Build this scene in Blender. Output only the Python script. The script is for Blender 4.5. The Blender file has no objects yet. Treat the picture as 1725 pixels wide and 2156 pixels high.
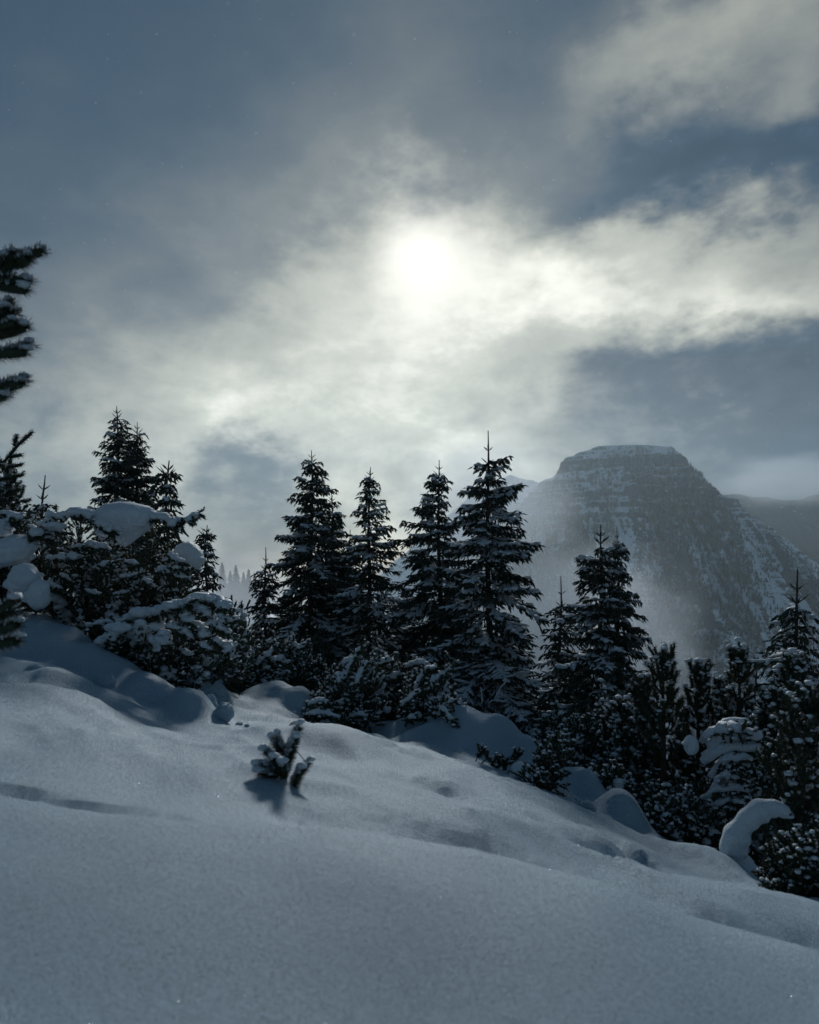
import bpy, bmesh, math, random
import numpy as np
from mathutils import Vector

random.seed(7)
R = math.radians
scene = bpy.context.scene
COL = scene.collection

# ------------------------------------------------------------------ camera
# the photograph was laid out on a 1725 x 2156 grid; HOR is the level line of the lens
W0, H0, FOC, HOR = 1725.0, 2156.0, 1437.3, 1180.0
cam_d = bpy.data.cameras.new('camera')
cam = bpy.data.objects.new('camera', cam_d)
COL.objects.link(cam)
cam.location = (0, 0, 0)
cam.rotation_euler = (R(90), 0, 0)
cam_d.sensor_width = 36.0
cam_d.lens = 24.0
cam_d.shift_y = (HOR - H0 / 2) / H0
cam_d.clip_start = 0.05
cam_d.clip_end = 30000
cam_d.dof.use_dof = True
cam_d.dof.focus_distance = 14.0
cam_d.dof.aperture_fstop = 1.5
scene.camera = cam


def pt(u, v, y):
    """a point seen at grid place (u, v), y metres ahead"""
    return np.array([(u - W0 / 2) / FOC * y, y, (HOR - v) / FOC * y])


# ------------------------------------------------------------------ light
SUN_U, SUN_V = 890.0, 545.0
sx, sz = (SUN_U - W0 / 2) / FOC, (HOR - SUN_V) / FOC
SUN_DIR = Vector((sx, 1.0, sz)).normalized()
SUN_AZ, SUN_EL = math.atan2(SUN_DIR.x, SUN_DIR.y), math.asin(SUN_DIR.z)
sun_d = bpy.data.lights.new('sun', 'SUN')
sun_d.energy = 2.35
sun_d.angle = R(7.0)
sun_d.color = (1.0, 0.99, 0.97)
sun = bpy.data.objects.new('sun', sun_d)
COL.objects.link(sun)
sun.location = (0, 0, 60)
sun.rotation_euler = (-SUN_DIR).to_track_quat('-Z', 'Y').to_euler()

scene.view_settings.view_transform = 'Standard'
scene.view_settings.look = 'None'
scene.view_settings.exposure = 0.0
scene.view_settings.gamma = 1.0
scene.view_settings.use_curve_mapping = False

scene.render.engine = 'CYCLES'
cy = scene.cycles
cy.use_denoising = True
cy.denoiser = 'OPENIMAGEDENOISE'
cy.max_bounces = 5
cy.diffuse_bounces = 2
cy.glossy_bounces = 2
cy.transmission_bounces = 2
cy.transparent_max_bounces = 8
cy.volume_bounces = 1
cy.caustics_reflective = False
cy.caustics_refractive = False


class Nodes:
    """small expression builder on a node tree"""
    def __init__(self, tree):
        self.t = tree
        self.n = tree.nodes
        self.l = tree.links

    def put(self, sock, val):
        if hasattr(val, 'is_output'):
            self.l.new(val, sock)
        else:
            sock.default_value = val

    def m(self, op, a, b=0.0, c=0.0, clamp=False):
        n = self.n.new('ShaderNodeMath')
        n.operation = op
        n.use_clamp = clamp
        self.put(n.inputs[0], a)
        self.put(n.inputs[1], b)
        self.put(n.inputs[2], c)
        return n.outputs[0]

    def add(self, a, b): return self.m('ADD', a, b)
    def sub(self, a, b): return self.m('SUBTRACT', a, b)
    def mul(self, a, b): return self.m('MULTIPLY', a, b)

    def mapr(self, x, a, b, c=0.0, d=1.0, smooth=False):
        n = self.n.new('ShaderNodeMapRange')
        if smooth:
            n.interpolation_type = 'SMOOTHSTEP'
        self.put(n.inputs[0], x)
        for k, val in enumerate((a, b, c, d)):
            self.put(n.inputs[1 + k], val)
        return n.outputs[0]

    def noise(self, vec, scale, detail=4.0, rough=0.5, dist=0.0):
        n = self.n.new('ShaderNodeTexNoise')
        if vec is not None:
            self.l.new(vec, n.inputs['Vector'])
        n.inputs['Scale'].default_value = scale
        n.inputs['Detail'].default_value = detail
        n.inputs['Roughness'].default_value = rough
        n.inputs['Distortion'].default_value = dist
        return n.outputs

    def mix(self, fac, a, b, blend='MIX'):
        n = self.n.new('ShaderNodeMix')
        n.data_type = 'RGBA'
        n.blend_type = blend
        self.put(n.inputs[0], fac)
        self.put(n.inputs[6], a)
        self.put(n.inputs[7], b)
        return n.outputs[2]

    def ramp(self, fac, stops):
        n = self.n.new('ShaderNodeValToRGB')
        e = n.color_ramp.elements
        e[0].position, e[0].color = stops[0][0], (*stops[0][1], 1)
        e[1].position, e[1].color = stops[-1][0], (*stops[-1][1], 1)
        for p, c in stops[1:-1]:
            k = e.new(p)
            k.color = (*c, 1)
        self.l.new(fac, n.inputs[0])
        return n.outputs[0]


# ------------------------------------------------------------------ sky
world = bpy.data.worlds.new('World')
scene.world = world
world.use_nodes = True
wt = world.node_tree
wt.nodes.clear()
N = Nodes(wt)
w_out = wt.nodes.new('ShaderNodeOutputWorld')
w_bg = wt.nodes.new('ShaderNodeBackground')
wt.links.new(w_bg.outputs[0], w_out.inputs[0])
SKY_STRENGTH = 0.1
w_bg.inputs['Strength'].default_value = SKY_STRENGTH
nishita = wt.nodes.new('ShaderNodeTexSky')
nishita.sky_type = 'NISHITA'
nishita.sun_disc = False
nishita.sun_elevation = SUN_EL
nishita.sun_rotation = SUN_AZ
nishita.altitude = 1600
tc = wt.nodes.new('ShaderNodeTexCoord')
sep = wt.nodes.new('ShaderNodeSeparateXYZ')
wt.links.new(tc.outputs['Generated'], sep.inputs[0])
az0 = N.m('ARCTAN2', sep.outputs[0], sep.outputs[1])
el0 = N.m('ARCSINE', sep.outputs[2])
strch = wt.nodes.new('ShaderNodeMapping')
wt.links.new(tc.outputs['Generated'], strch.inputs['Vector'])
strch.inputs['Scale'].default_value = (1.0, 1.0, 1.7)
strch.inputs['Rotation'].default_value = (0, R(14), 0)
wv = strch.outputs[0]
wa = N.noise(wv, 3.2, 5, 0.55)
wb = N.noise(wv, 9.0, 5, 0.6)
sep_w = wt.nodes.new('ShaderNodeSeparateXYZ')
wt.links.new(wa['Color'], sep_w.inputs[0])
sep_b = wt.nodes.new('ShaderNodeSeparateXYZ')
wt.links.new(wb['Color'], sep_b.inputs[0])
WARP, WARPB = 0.26, 0.13
az = N.add(az0, N.add(N.mul(N.sub(sep_w.outputs[0], 0.5), WARP), N.mul(N.sub(sep_b.outputs[0], 0.5), WARPB)))
el = N.add(el0, N.add(N.mul(N.sub(sep_w.outputs[1], 0.5), WARP), N.mul(N.sub(sep_b.outputs[1], 0.5), WARPB)))


def blob(u, v, ru, rv, rot, amp, warped=True):
    a0 = math.atan((u - W0 / 2) / FOC)
    e0 = math.atan((HOR - v) / FOC * math.cos(a0))
    ka, ke = math.cos(a0) ** 2 / FOC, math.cos(a0) * math.cos(e0) ** 2 / FOC
    da, de = N.sub(az if warped else az0, a0), N.sub(el if warped else el0, e0)
    c, s = math.cos(R(rot)), math.sin(R(rot))
    x = N.mul(N.add(N.mul(da, c), N.mul(de, s)), 1.0 / (ru * ka))
    y = N.mul(N.sub(N.mul(de, c), N.mul(da, s)), 1.0 / (rv * ke))
    d2 = N.add(N.mul(x, x), N.mul(y, y))
    return N.mul(N.m('EXPONENT', N.mul(d2, -1.0)), amp)


sdot = wt.nodes.new('ShaderNodeVectorMath')
sdot.operation = 'DOT_PRODUCT'
wt.links.new(tc.outputs['Generated'], sdot.inputs[0])
sdot.inputs[1].default_value = SUN_DIR
away = N.mapr(sdot.outputs['Value'], -0.6, 0.95, 0.135, 0.100)       # unseen cloud behind the camera raised, added to brighten surfaces facing it
L = N.add(away, N.mul(N.m('EXPONENT', N.mul(N.mul(el0, el0), -1.0 / (0.22 ** 2))), N.mapr(sdot.outputs['Value'], 0.2, 0.95, 0.06, 0.11)))
# clouds: place, size, tilt, light let through (+) or held back (-)
for b in ((885, 600, 300, 210, 0, 0.26), (880, 700, 640, 420, 0, 0.20),
          (1360, 545, 450, 85, 2, 0.36), (1560, 625, 420, 66, -4, 0.46), (1150, 640, 330, 70, 3, 0.24),
          (640, 800, 330, 190, 18, 0.17), (820, 900, 430, 180, 0, 0.23), (480, 860, 250, 170, 30, 0.12),
          (1010, 960, 170, 150, 0, 0.20), (820, 1090, 360, 130, 0, 0.18), (250, 960, 280, 170, 0, 0.10),
          (1490, 75, 360, 125, 25, 0.25), (1740, 50, 190, 200, 38, 0.18), (1660, 240, 170, 50, 40, 0.05),
          (1480, 370, 480, 95, 0, -0.17), (1330, 580, 110, 40, -10, -0.16), (1130, 890, 70, 60, 0, 0.10), (1190, 745, 80, 34, 20, 0.16), (250, 380, 480, 420, 0, -0.05), (1100, 330, 420, 110, 10, -0.05),
          (1560, 805, 330, 80, 4, -0.23), (1320, 800, 190, 60, 16, -0.18), (1640, 960, 330, 120, 0, -0.13), (1500, 900, 60, 40, 0, 0.05), (1240, 880, 70, 40, 0, 0.06),
          (570, 1060, 110, 60, -20, -0.30), (445, 1000, 70, 38, 0, -0.24), (460, 1120, 90, 45, 0, -0.22), (880, 1010, 70, 40, 0, -0.16), (560, 720, 60, 40, 0, -0.10), (1060, 850, 30, 60, 20, -0.12),
          (640, 540, 230, 75, 28, -0.13), (30, 240, 160, 190, 0, 0.03), (230, 760, 330, 220, 0, 0.06),
          (860, 90, 260, 120, -40, 0.03)):
    L = N.add(L, blob(*b))
puff = N.noise(wv, 6.0, 7, 0.6, 0.3)[0]
puff2 = N.noise(wv, 20.0, 5, 0.6, 0.2)[0]
wob = N.add(N.mul(N.sub(puff, 0.5), 1.1), N.mul(N.sub(puff2, 0.5), 0.52))
wob = N.mul(wob, N.mapr(el0, 0.08, 0.42, 1.7, 0.50, True))
L = N.mul(L, N.add(1.0, wob))
L = N.add(N.mul(N.add(L, N.m('SQRT', N.add(N.mul(L, L), 0.004))), 0.5), 0.004)
cloud = N.ramp(L, ((0.0, (0.004, 0.019, 0.038)), (0.06, (0.009, 0.036, 0.068)), (0.12, (0.022, 0.055, 0.094)), (0.22, (0.106, 0.130, 0.146)),
                   (0.42, (0.355, 0.367, 0.322)), (0.7, (0.61, 0.62, 0.53)), (1.0, (1.03, 1.02, 0.90))))
core = N.add(blob(SUN_U, SUN_V + 40, 120, 100, 0, 0.55, True), blob(SUN_U, SUN_V, 54, 54, 0, 1.5, False))
core = N.sub(1.0, N.m('EXPONENT', N.mul(core, -1.9)))
cloud = N.mix(core, cloud, (1.16, 1.14, 1.02, 1))
billow = N.ramp(N.mapr(N.add(N.mul(puff, 0.65), N.mul(puff2, 0.35)), 0.38, 0.62), ((0.0, (0.018, 0.034, 0.054)), (0.5, (0.052, 0.070, 0.090)), (1.0, (0.170, 0.188, 0.198))))
bank = N.m('MINIMUM', N.add(N.add(blob(1590, 850, 330, 105, 4, 1.25), blob(1300, 815, 150, 55, 18, 0.8)), N.add(blob(550, 1065, 130, 60, -15, 0.7), blob(450, 1000, 70, 40, 0, 0.6))), 0.92)
cloud = N.mix(bank, cloud, billow)                  # the thick grey cloud banks: over the mountain, and low behind the spruces
tenfold = N.mix(1.0, cloud, (1 / SKY_STRENGTH,) * 3 + (1,), 'MULTIPLY')
behind = N.mix(0.94, nishita.outputs[0], tenfold)
wt.links.new(behind, w_bg.inputs['Color'])


# ------------------------------------------------------------------ noise helpers (numpy)
def hash2(i, j, s):
    n = (i.astype(np.int64) * 374761393 + j.astype(np.int64) * 668265263 + s * 974634533) & 0xFFFFFFFF
    n = ((n ^ (n >> 13)) * 1274126177) & 0xFFFFFFFF
    return ((n ^ (n >> 16)) & 0xFFFF) / 65535.0


def vnoise(x, y, s=0):
    i, j = np.floor(x), np.floor(y)
    fx, fy = x - i, y - j
    fx, fy = fx * fx * fx * (fx * (fx * 6 - 15) + 10), fy * fy * fy * (fy * (fy * 6 - 15) + 10)
    a, b = hash2(i, j, s), hash2(i + 1, j, s)
    c, d = hash2(i, j + 1, s), hash2(i + 1, j + 1, s)
    return (a + (b - a) * fx) * (1 - fy) + (c + (d - c) * fx) * fy - 0.5


def fbm(x, y, octv=4, s=0, gain=0.5):
    r, a = 0.0, 1.0
    for k in range(octv):
        r = r + a * vnoise(x * 2 ** k + 17.3 * k, y * 2 ** k - 9.1 * k, s + k)
        a *= gain
    return r


def ridged(x, y, octv=4, s=0):
    r, a = 0.0, 1.0
    for k in range(octv):
        r = r + a * (1 - 2 * np.abs(vnoise(x * 2 ** k + 5.3 * k, y * 2 ** k - 3.1 * k, s + k) * 2))
        a *= 0.5
    return r


# ------------------------------------------------------------------ materials
def material(name):
    m = bpy.data.materials.new(name)
    m.use_nodes = True
    n = Nodes(m.node_tree)
    p = m.node_tree.nodes['Principled BSDF']
    return m, n, p


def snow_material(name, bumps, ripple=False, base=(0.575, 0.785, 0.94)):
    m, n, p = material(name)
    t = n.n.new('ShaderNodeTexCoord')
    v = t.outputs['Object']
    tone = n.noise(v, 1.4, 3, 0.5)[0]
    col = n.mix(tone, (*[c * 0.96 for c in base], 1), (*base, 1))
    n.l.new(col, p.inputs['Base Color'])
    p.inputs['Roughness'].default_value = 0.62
    p.inputs['Specular IOR Level'].default_value = 0.25
    prev = None
    if ripple:
        mp = n.n.new('ShaderNodeMapping')
        mp.inputs['Scale'].default_value = (3.0, 11.0, 6.0)
        mp.inputs['Rotation'].default_value = (0, 0, R(-24))
        n.l.new(v, mp.inputs[0])
        patch = n.mapr(n.noise(v, 0.7, 3, 0.5)[0], 0.42, 0.62, 0.0, 1.0, True)
        b = n.n.new('ShaderNodeBump')
        b.inputs['Distance'].default_value = 0.028
        n.l.new(n.mul(n.noise(mp.outputs[0], 1.0, 5, 0.6, 0.6)[0], patch), b.inputs['Height'])
        prev = b.outputs[0]
    for scale, dist, det in bumps:
        b = n.n.new('ShaderNodeBump')
        b.inputs['Strength'].default_value = 1.0
        b.inputs['Distance'].default_value = dist
        n.l.new(n.noise(v, scale, det, 0.6)[0], b.inputs['Height'])
        if prev:
            n.l.new(prev, b.inputs['Normal'])
        prev = b.outputs[0]
    n.l.new(prev, p.inputs['Normal'])
    return m


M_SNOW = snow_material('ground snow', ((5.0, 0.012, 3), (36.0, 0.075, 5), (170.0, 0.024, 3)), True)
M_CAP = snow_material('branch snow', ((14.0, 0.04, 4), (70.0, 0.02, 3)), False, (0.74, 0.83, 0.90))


def needle_material(name, dark, light):
    m, n, p = material(name)
    t = n.n.new('ShaderNodeTexCoord')
    f = n.mapr(n.noise(t.outputs['Object'], 3.0, 4, 0.6)[0], 0.3, 0.7)
    n.l.new(n.mix(f, (*dark, 1), (*light, 1)), p.inputs['Base Color'])
    p.inputs['Roughness'].default_value = 0.6
    p.inputs['Specular IOR Level'].default_value = 0.3
    return m


M_SPRUCE = needle_material('spruce needles', (0.016, 0.026, 0.020), (0.032, 0.046, 0.030))
M_PINE = needle_material('pine needles', (0.020, 0.034, 0.020), (0.045, 0.062, 0.034))


def bark_material():
    m, n, p = material('bark')
    t = n.n.new('ShaderNodeTexCoord')
    mp = n.n.new('ShaderNodeMapping')
    mp.inputs['Scale'].default_value = (9, 9, 2)
    n.l.new(t.outputs['Object'], mp.inputs[0])
    f = n.noise(mp.outputs[0], 4.0, 5, 0.65)[0]
    n.l.new(n.mix(f, (0.022, 0.018, 0.015, 1), (0.085, 0.070, 0.058, 1)), p.inputs['Base Color'])
    p.inputs['Roughness'].default_value = 0.85
    b = n.n.new('ShaderNodeBump')
    b.inputs['Distance'].default_value = 0.02
    n.l.new(f, b.inputs['Height'])
    n.l.new(b.outputs[0], p.inputs['Normal'])
    return m


M_BARK = bark_material()


def mountain_material(name='mountain rock and snow', lo=0.43, hi=0.58, low_rock=(0.025, 0.033, 0.040), high_rock=(0.085, 0.095, 0.105)):
    m, n, p = material(name)
    t = n.n.new('ShaderNodeTexCoord')
    g = n.n.new('ShaderNodeNewGeometry')
    s = n.n.new('ShaderNodeSeparateXYZ')
    n.l.new(g.outputs['Normal'], s.inputs[0])
    v = t.outputs['Object']
    n1 = n.noise(v, 0.014, 6, 0.65)[0]
    n2 = n.noise(v, 0.09, 4, 0.65)[0]
    mp = n.n.new('ShaderNodeMapping')
    mp.inputs['Scale'].default_value = (0.012, 0.012, 0.16)
    n.l.new(v, mp.inputs[0])
    strata = n.noise(mp.outputs[0], 1.0, 5, 0.6)[0]
    ms = n.n.new('ShaderNodeMapping')
    ms.inputs['Scale'].default_value = (0.022, 0.006, 0.0035)
    n.l.new(v, ms.inputs[0])
    chutes = n.mul(n.sub(n.noise(ms.outputs[0], 1.0, 4, 0.6, 0.4)[0], 0.5), 0.8)
    k = n.add(n.add(s.outputs[2], chutes), n.add(n.mul(n.sub(n1, 0.5), 0.45), n.add(n.mul(n.sub(n2, 0.5), 0.45), n.mul(n.sub(strata, 0.5), 0.75))))
    f = n.mapr(k, lo, hi, 0, 1, True)
    rock = n.mix(n2, (*low_rock, 1), (*high_rock, 1))
    n.l.new(n.mix(f, rock, (0.84, 0.88, 0.92, 1)), p.inputs['Base Color'])
    p.inputs['Roughness'].default_value = 0.9
    p.inputs['Specular IOR Level'].default_value = 0.1
    return m


M_MOUNT = mountain_material()
M_WOODED = mountain_material('wooded far slope', 0.95, 1.35, (0.015, 0.022, 0.020), (0.05, 0.055, 0.05))


# ------------------------------------------------------------------ mesh helpers
def make_mesh(name, V, F, mat, smooth=False):
    V = np.ascontiguousarray(V, dtype=np.float32)
    F = np.ascontiguousarray(F, dtype=np.int32)
    me = bpy.data.meshes.new(name)
    k = F.shape[1]
    me.vertices.add(len(V))
    me.vertices.foreach_set('co', V.ravel())
    me.loops.add(F.size)
    me.loops.foreach_set('vertex_index', F.ravel())
    me.polygons.add(len(F))
    me.polygons.foreach_set('loop_start', np.arange(0, F.size, k, dtype=np.int32))
    me.polygons.foreach_set('use_smooth', np.full(len(F), smooth, dtype=bool))
    me.update(calc_edges=True)
    me.materials.append(mat)
    return me


class Geo:
    """collects triangles for ONE mesh object"""
    def __init__(self):
        self.V, self.F, self.n = [], [], 0

    def add(self, V, F):
        if len(V) == 0:
            return
        self.V.append(np.asarray(V, dtype=np.float64))
        self.F.append(np.asarray(F, dtype=np.int64) + self.n)
        self.n += len(V)

    def build(self, name, mat, parent=None, smooth=False):
        if not self.V:
            return None
        me = make_mesh(name, np.concatenate(self.V), np.concatenate(self.F), mat, smooth)
        o = bpy.data.objects.new(name, me)
        COL.objects.link(o)
        if parent is not None:
            o.parent = parent
        return o


def tag(o, label=None, cat=None, group=None, kind=None):
    for k, v in (('label', label), ('category', cat), ('group', group), ('kind', kind)):
        if v:
            o[k] = v
    return o


def empty(name, loc, label, cat, group=None):
    o = bpy.data.objects.new(name, None)
    o.empty_display_size = 0.2
    o.location = loc
    COL.objects.link(o)
    return tag(o, label, cat, group)


def frames(d):
    up = np.zeros_like(d)
    up[:, 2] = 1.0
    steep = np.abs(d[:, 2]) > 0.97
    up[steep] = (1.0, 0.0, 0.0)
    s = np.cross(d, up)
    s /= np.linalg.norm(s, axis=1, keepdims=True) + 1e-9
    return s, np.cross(s, d)


def spindles(A, B, r, sides, prof, flat=1.0):
    """tapered bodies from A to B; prof = ((t, k), ...) rings of radius r*k, closed by a tip at B"""
    A, B = np.atleast_2d(A).astype(float), np.atleast_2d(B).astype(float)
    M = len(A)
    if M == 0:
        return np.zeros((0, 3)), np.zeros((0, 3), int)
    r = np.broadcast_to(np.asarray(r, float), (M,))
    D = B - A
    d = D / (np.linalg.norm(D, axis=1, keepdims=True) + 1e-9)
    s, n = frames(d)
    rings = []
    for t, k in prof:
        for q in range(sides):
            a = 2 * math.pi * q / sides + 0.5 * math.pi
            rings.append(A + D * t + (r * k)[:, None] * (math.cos(a) * s + math.sin(a) * flat * n))
    rings.append(B)
    V = np.stack(rings, 1)
    F = []
    nr = len(prof)
    for i in range(nr - 1):
        for q in range(sides):
            a, b = i * sides + q, i * sides + (q + 1) % sides
            F += [(a, b, b + sides), (a, b + sides, a + sides)]
    for q in range(sides):
        F.append(((nr - 1) * sides + q, (nr - 1) * sides + (q + 1) % sides, nr * sides))
    F = np.array(F)
    K = nr * sides + 1
    return V.reshape(-1, 3), (F[None] + (np.arange(M) * K)[:, None, None]).reshape(-1, 3)


TWIG = 'twig'


def twigs(A, B, r):
    """slim three sided needle clad twigs from A to B"""
    D = B - A
    d = D / (np.linalg.norm(D, axis=1, keepdims=True) + 1e-9)
    s, n = frames(d)
    r = r[:, None]
    c = A + D * 0.42
    V = np.stack([A, c + r * n, c - r * 0.5 * n + r * 0.87 * s, c - r * 0.5 * n - r * 0.87 * s, B], 1)
    F = np.array([(0, 2, 1), (0, 3, 2), (0, 1, 3), (1, 2, 4), (2, 3, 4), (3, 1, 4)])
    return V.reshape(-1, 3), (F[None] + (np.arange(len(A)) * 5)[:, None, None]).reshape(-1, 3)


CORE = ((0.0, 0.75), (0.5, 1.0), (0.96, 0.8))
SNOWP = ((0.0, 0.3), (0.18, 0.8), (0.5, 1.0), (0.82, 0.85), (0.95, 0.5))


def needles(A, B, count, nl, width, rng, bend=1.0):
    """needles of the shoots A-B: one slim triangle each"""
    M = len(A)
    if M == 0:
        return np.zeros((0, 3)), np.zeros((0, 3), int)
    D = B - A
    d = D / (np.linalg.norm(D, axis=1, keepdims=True) + 1e-9)
    s, n = frames(d)
    rep = lambda q: np.repeat(q, count, axis=0)
    t = rng.uniform(0.0, 1.0, (M * count, 1))
    ph = rng.uniform(0, 2 * math.pi, (M * count, 1))
    th = (1.12 - 0.55 * t ** 4) * rng.uniform(0.75, 1.2, (M * count, 1)) * bend
    rad = np.cos(ph) * rep(s) + np.sin(ph) * rep(n)
    dr = np.cos(th) * rep(d) + np.sin(th) * rad
    dr[:, 2] -= 0.05
    base = rep(A) + rep(D) * t
    ll = nl * rng.uniform(0.75, 1.15, (M * count, 1))
    pr = np.cross(dr, rng.normal(size=(M * count, 3)))
    pr /= np.linalg.norm(pr, axis=1, keepdims=True) + 1e-9
    V = np.stack([base - pr * width * 0.5, base + pr * width * 0.5, base + dr * ll], 1).reshape(-1, 3)
    return V, np.arange(M * count * 3).reshape(-1, 3)


def frost(A, B, count, nl, width, rng):
    """snow caught along the upper needles of the shoots A-B"""
    A, B = np.atleast_2d(A), np.atleast_2d(B)
    M = len(A)
    D = B - A
    d = D / (np.linalg.norm(D, axis=1, keepdims=True) + 1e-9)
    s, n = frames(d)
    rep = lambda q: np.repeat(q, count, axis=0)
    t = rng.uniform(0.1, 1.05, (M * count, 1))
    ph = rng.uniform(0.25, math.pi - 0.25, (M * count, 1))
    rad = np.cos(ph) * rep(s) + np.sin(ph) * rep(n)
    th = rng.uniform(0.6, 1.0, (M * count, 1))
    dr = np.cos(th) * rep(d) + np.sin(th) * rad
    base = rep(A) + rep(D) * t + rad * nl * 0.30
    tip = base + dr * nl * rng.uniform(0.5, 0.85, (M * count, 1))
    w = width * rng.uniform(0.7, 1.3, M * count)
    return twigs(base, tip, w)


def tube(P, rad, sides=6, cap=True):
    P = np.asarray(P, float)
    rad = np.broadcast_to(np.asarray(rad, float), (len(P),))
    d = np.gradient(P, axis=0)
    d /= np.linalg.norm(d, axis=1, keepdims=True) + 1e-9
    ref = np.array([1.0, 0.2, 0.1]) if abs(d[:, 2]).mean() > 0.7 else np.array([0.0, 0.0, 1.0])
    s = np.cross(d, ref)
    s /= np.linalg.norm(s, axis=1, keepdims=True) + 1e-9
    n = np.cross(s, d)
    ang = np.arange(sides) * 2 * math.pi / sides
    V = P[:, None] + rad[:, None, None] * (np.cos(ang)[None, :, None] * s[:, None] + np.sin(ang)[None, :, None] * n[:, None])
    V = V.reshape(-1, 3)
    F = []
    for i in range(len(P) - 1):
        for q in range(sides):
            a, b = i * sides + q, i * sides + (q + 1) % sides
            F += [(a, b, b + sides), (a, b + sides, a + sides)]
    if cap:
        V = np.vstack([V, P[:1], P[-1:]])
        c0, c1, e = len(V) - 2, len(V) - 1, (len(P) - 1) * sides
        for q in range(sides):
            F += [(c0, (q + 1) % sides, q), (c1, e + q, e + (q + 1) % sides)]
    return V, np.array(F)


def ico(sub):
    bm = bmesh.new()
    bmesh.ops.create_icosphere(bm, subdivisions=sub, radius=1.0)
    V = np.array([v.co[:] for v in bm.verts])
    F = np.array([[v.index for v in f.verts] for f in bm.faces])
    bm.free()
    return V, F


ICO = {1: ico(1), 2: ico(2), 3: ico(3), 4: ico(4)}


def lump(c, r, rng, sub=3, rough=0.18, taper=0.0, flat_under=0.0, tilt=0.0):
    """an uneven lump of snow"""
    V, F = ICO[sub]
    V = V.copy()
    k = np.ones(len(V))
    for f, a in ((1.7, 1.0), (3.1, 0.5), (6.0, 0.22)):
        for _ in range(2):
            w = rng.normal(size=3)
            w *= f / np.linalg.norm(w)
            k += rough * a * np.sin(V @ w + rng.uniform(0, 6.28))
    if sub >= 3:
        for f, a in ((11.0, 0.16), (21.0, 0.09)):
            for _ in range(3):
                w = rng.normal(size=3)
                w *= f / np.linalg.norm(w)
                k += rough * a * np.sin(V @ w + rng.uniform(0, 6.28))
    V = V * k[:, None]
    if taper:
        V[:, :2] *= np.clip(1 + taper * V[:, 2:3], 0.12, 2.0)
    if flat_under:
        lo = V[:, 2] < 0
        V[lo, 2] *= 1 - flat_under
    V = V * np.asarray(r)
    if tilt:
        c_, s_ = math.cos(tilt), math.sin(tilt)
        V = np.stack([V[:, 0] * c_ - V[:, 2] * s_, V[:, 1], V[:, 0] * s_ + V[:, 2] * c_], 1)
    return V + np.asarray(c), F


# ------------------------------------------------------------------ ground: the snow slope
CTRL = [  # places on the snow: grid u, grid v, metres ahead
    (-500, 2075, 1.9), (0, 2110, 1.95), (862, 2165, 2.0), (1725, 2260, 2.0), (2300, 2350, 2.0),
    (-600, 2700, 1.1), (862, 2900, 1.1), (2400, 3150, 1.1),
    (0, 1865, 2.45), (862, 1930, 2.5), (1725, 2110, 2.5), (2300, 2240, 2.5), (-500, 1830, 2.4),
    (-500, 1610, 3.4), (0, 1660, 3.4), (300, 1705, 3.35), (700, 1742, 3.3), (1000, 1790, 3.2), (1300, 1864, 3.1), (1725, 2003, 3.0), (2200, 2160, 2.9),
    (0, 1632, 3.75), (300, 1682, 3.75), (700, 1738, 3.75), (1000, 1800, 3.75), (1300, 1898, 3.75), (1725, 2065, 3.7),
    (-600, 1500, 4.5), (0, 1560, 4.6), (200, 1598, 4.5), (400, 1635, 4.4), (595, 1652, 4.4), (862, 1668, 4.8), (1050, 1728, 4.7),
    (1180, 1818, 4.2), (1330, 1839, 4.5), (1572, 1880, 4.8), (1725, 1920, 4.8), (2200, 2060, 4.8),
    (1240, 1795, 5.4), (1420, 1835, 5.6), (1330, 1790, 6.0), (1590, 1872, 6.3), (1725, 1925, 6.2), (2200, 2080, 6.5),
    (0, 1480, 6.2), (250, 1535, 6.2), (430, 1580, 6.4), (640, 1590, 6.4), (862, 1618, 6.6), (1050, 1672, 6.6),
    (0, 1425, 8.2), (160, 1438, 8.2), (320, 1545, 7.6), (470, 1545, 8.0), (640, 1532, 9.0), (760, 1550, 9.4), (1000, 1606, 9.2), (1240, 1706, 8.6), (1400, 1780, 8.2), (1560, 1850, 8.0), (1725, 1925, 8),
    (-500, 1360, 9), (-600, 1200, 13), (-600, 1050, 19), (-500, 1130, 40),
    (0, 1265, 12.5), (80, 1310, 11.6), (150, 1345, 11.4), (240, 1440, 10.8), (120, 1400, 9.6), (300, 1455, 10.2), (420, 1500, 10.4), (520, 1470, 12), (620, 1500, 11.5),
    (700, 1550, 11.2), (820, 1580, 11), (900, 1560, 12), (1000, 1570, 11.2), (1100, 1630, 10.5), (1250, 1700, 10.5), (1400, 1770, 10.2), (1560, 1835, 10), (1725, 1905, 10.0), (2200, 2050, 10),
    (0, 1240, 16), (300, 1345, 15), (560, 1425, 15), (760, 1480, 15), (1000, 1530, 15), (1250, 1625, 14), (1500, 1720, 14), (1800, 1850, 14), (2200, 1950, 14),
    (0, 1215, 22), (300, 1320, 22), (600, 1420, 22), (862, 1475, 22), (1030, 1530, 20), (1260, 1600, 18), (1500, 1700, 19), (1900, 1820, 20),
    (0, 1210, 40), (400, 1330, 40), (800, 1480, 38), (1200, 1640, 35), (1700, 1850, 35),
    (-100, 1195, 90), (440, 1262, 150), (520, 1272, 150), (300, 1268, 150), (700, 1420, 130), (1000, 1600, 110), (1700, 1900, 100), (2400, 2100, 100), (-900, 1120, 150),
]
cp = np.array([pt(*c) for c in CTRL])


def feat(x, y):
    return np.stack([x / (y + 2.0), np.log(y + 2.0) * 0.55], -1)


def tps(d2):
    return 0.5 * d2 * np.log(d2 + 1e-12)


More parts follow.
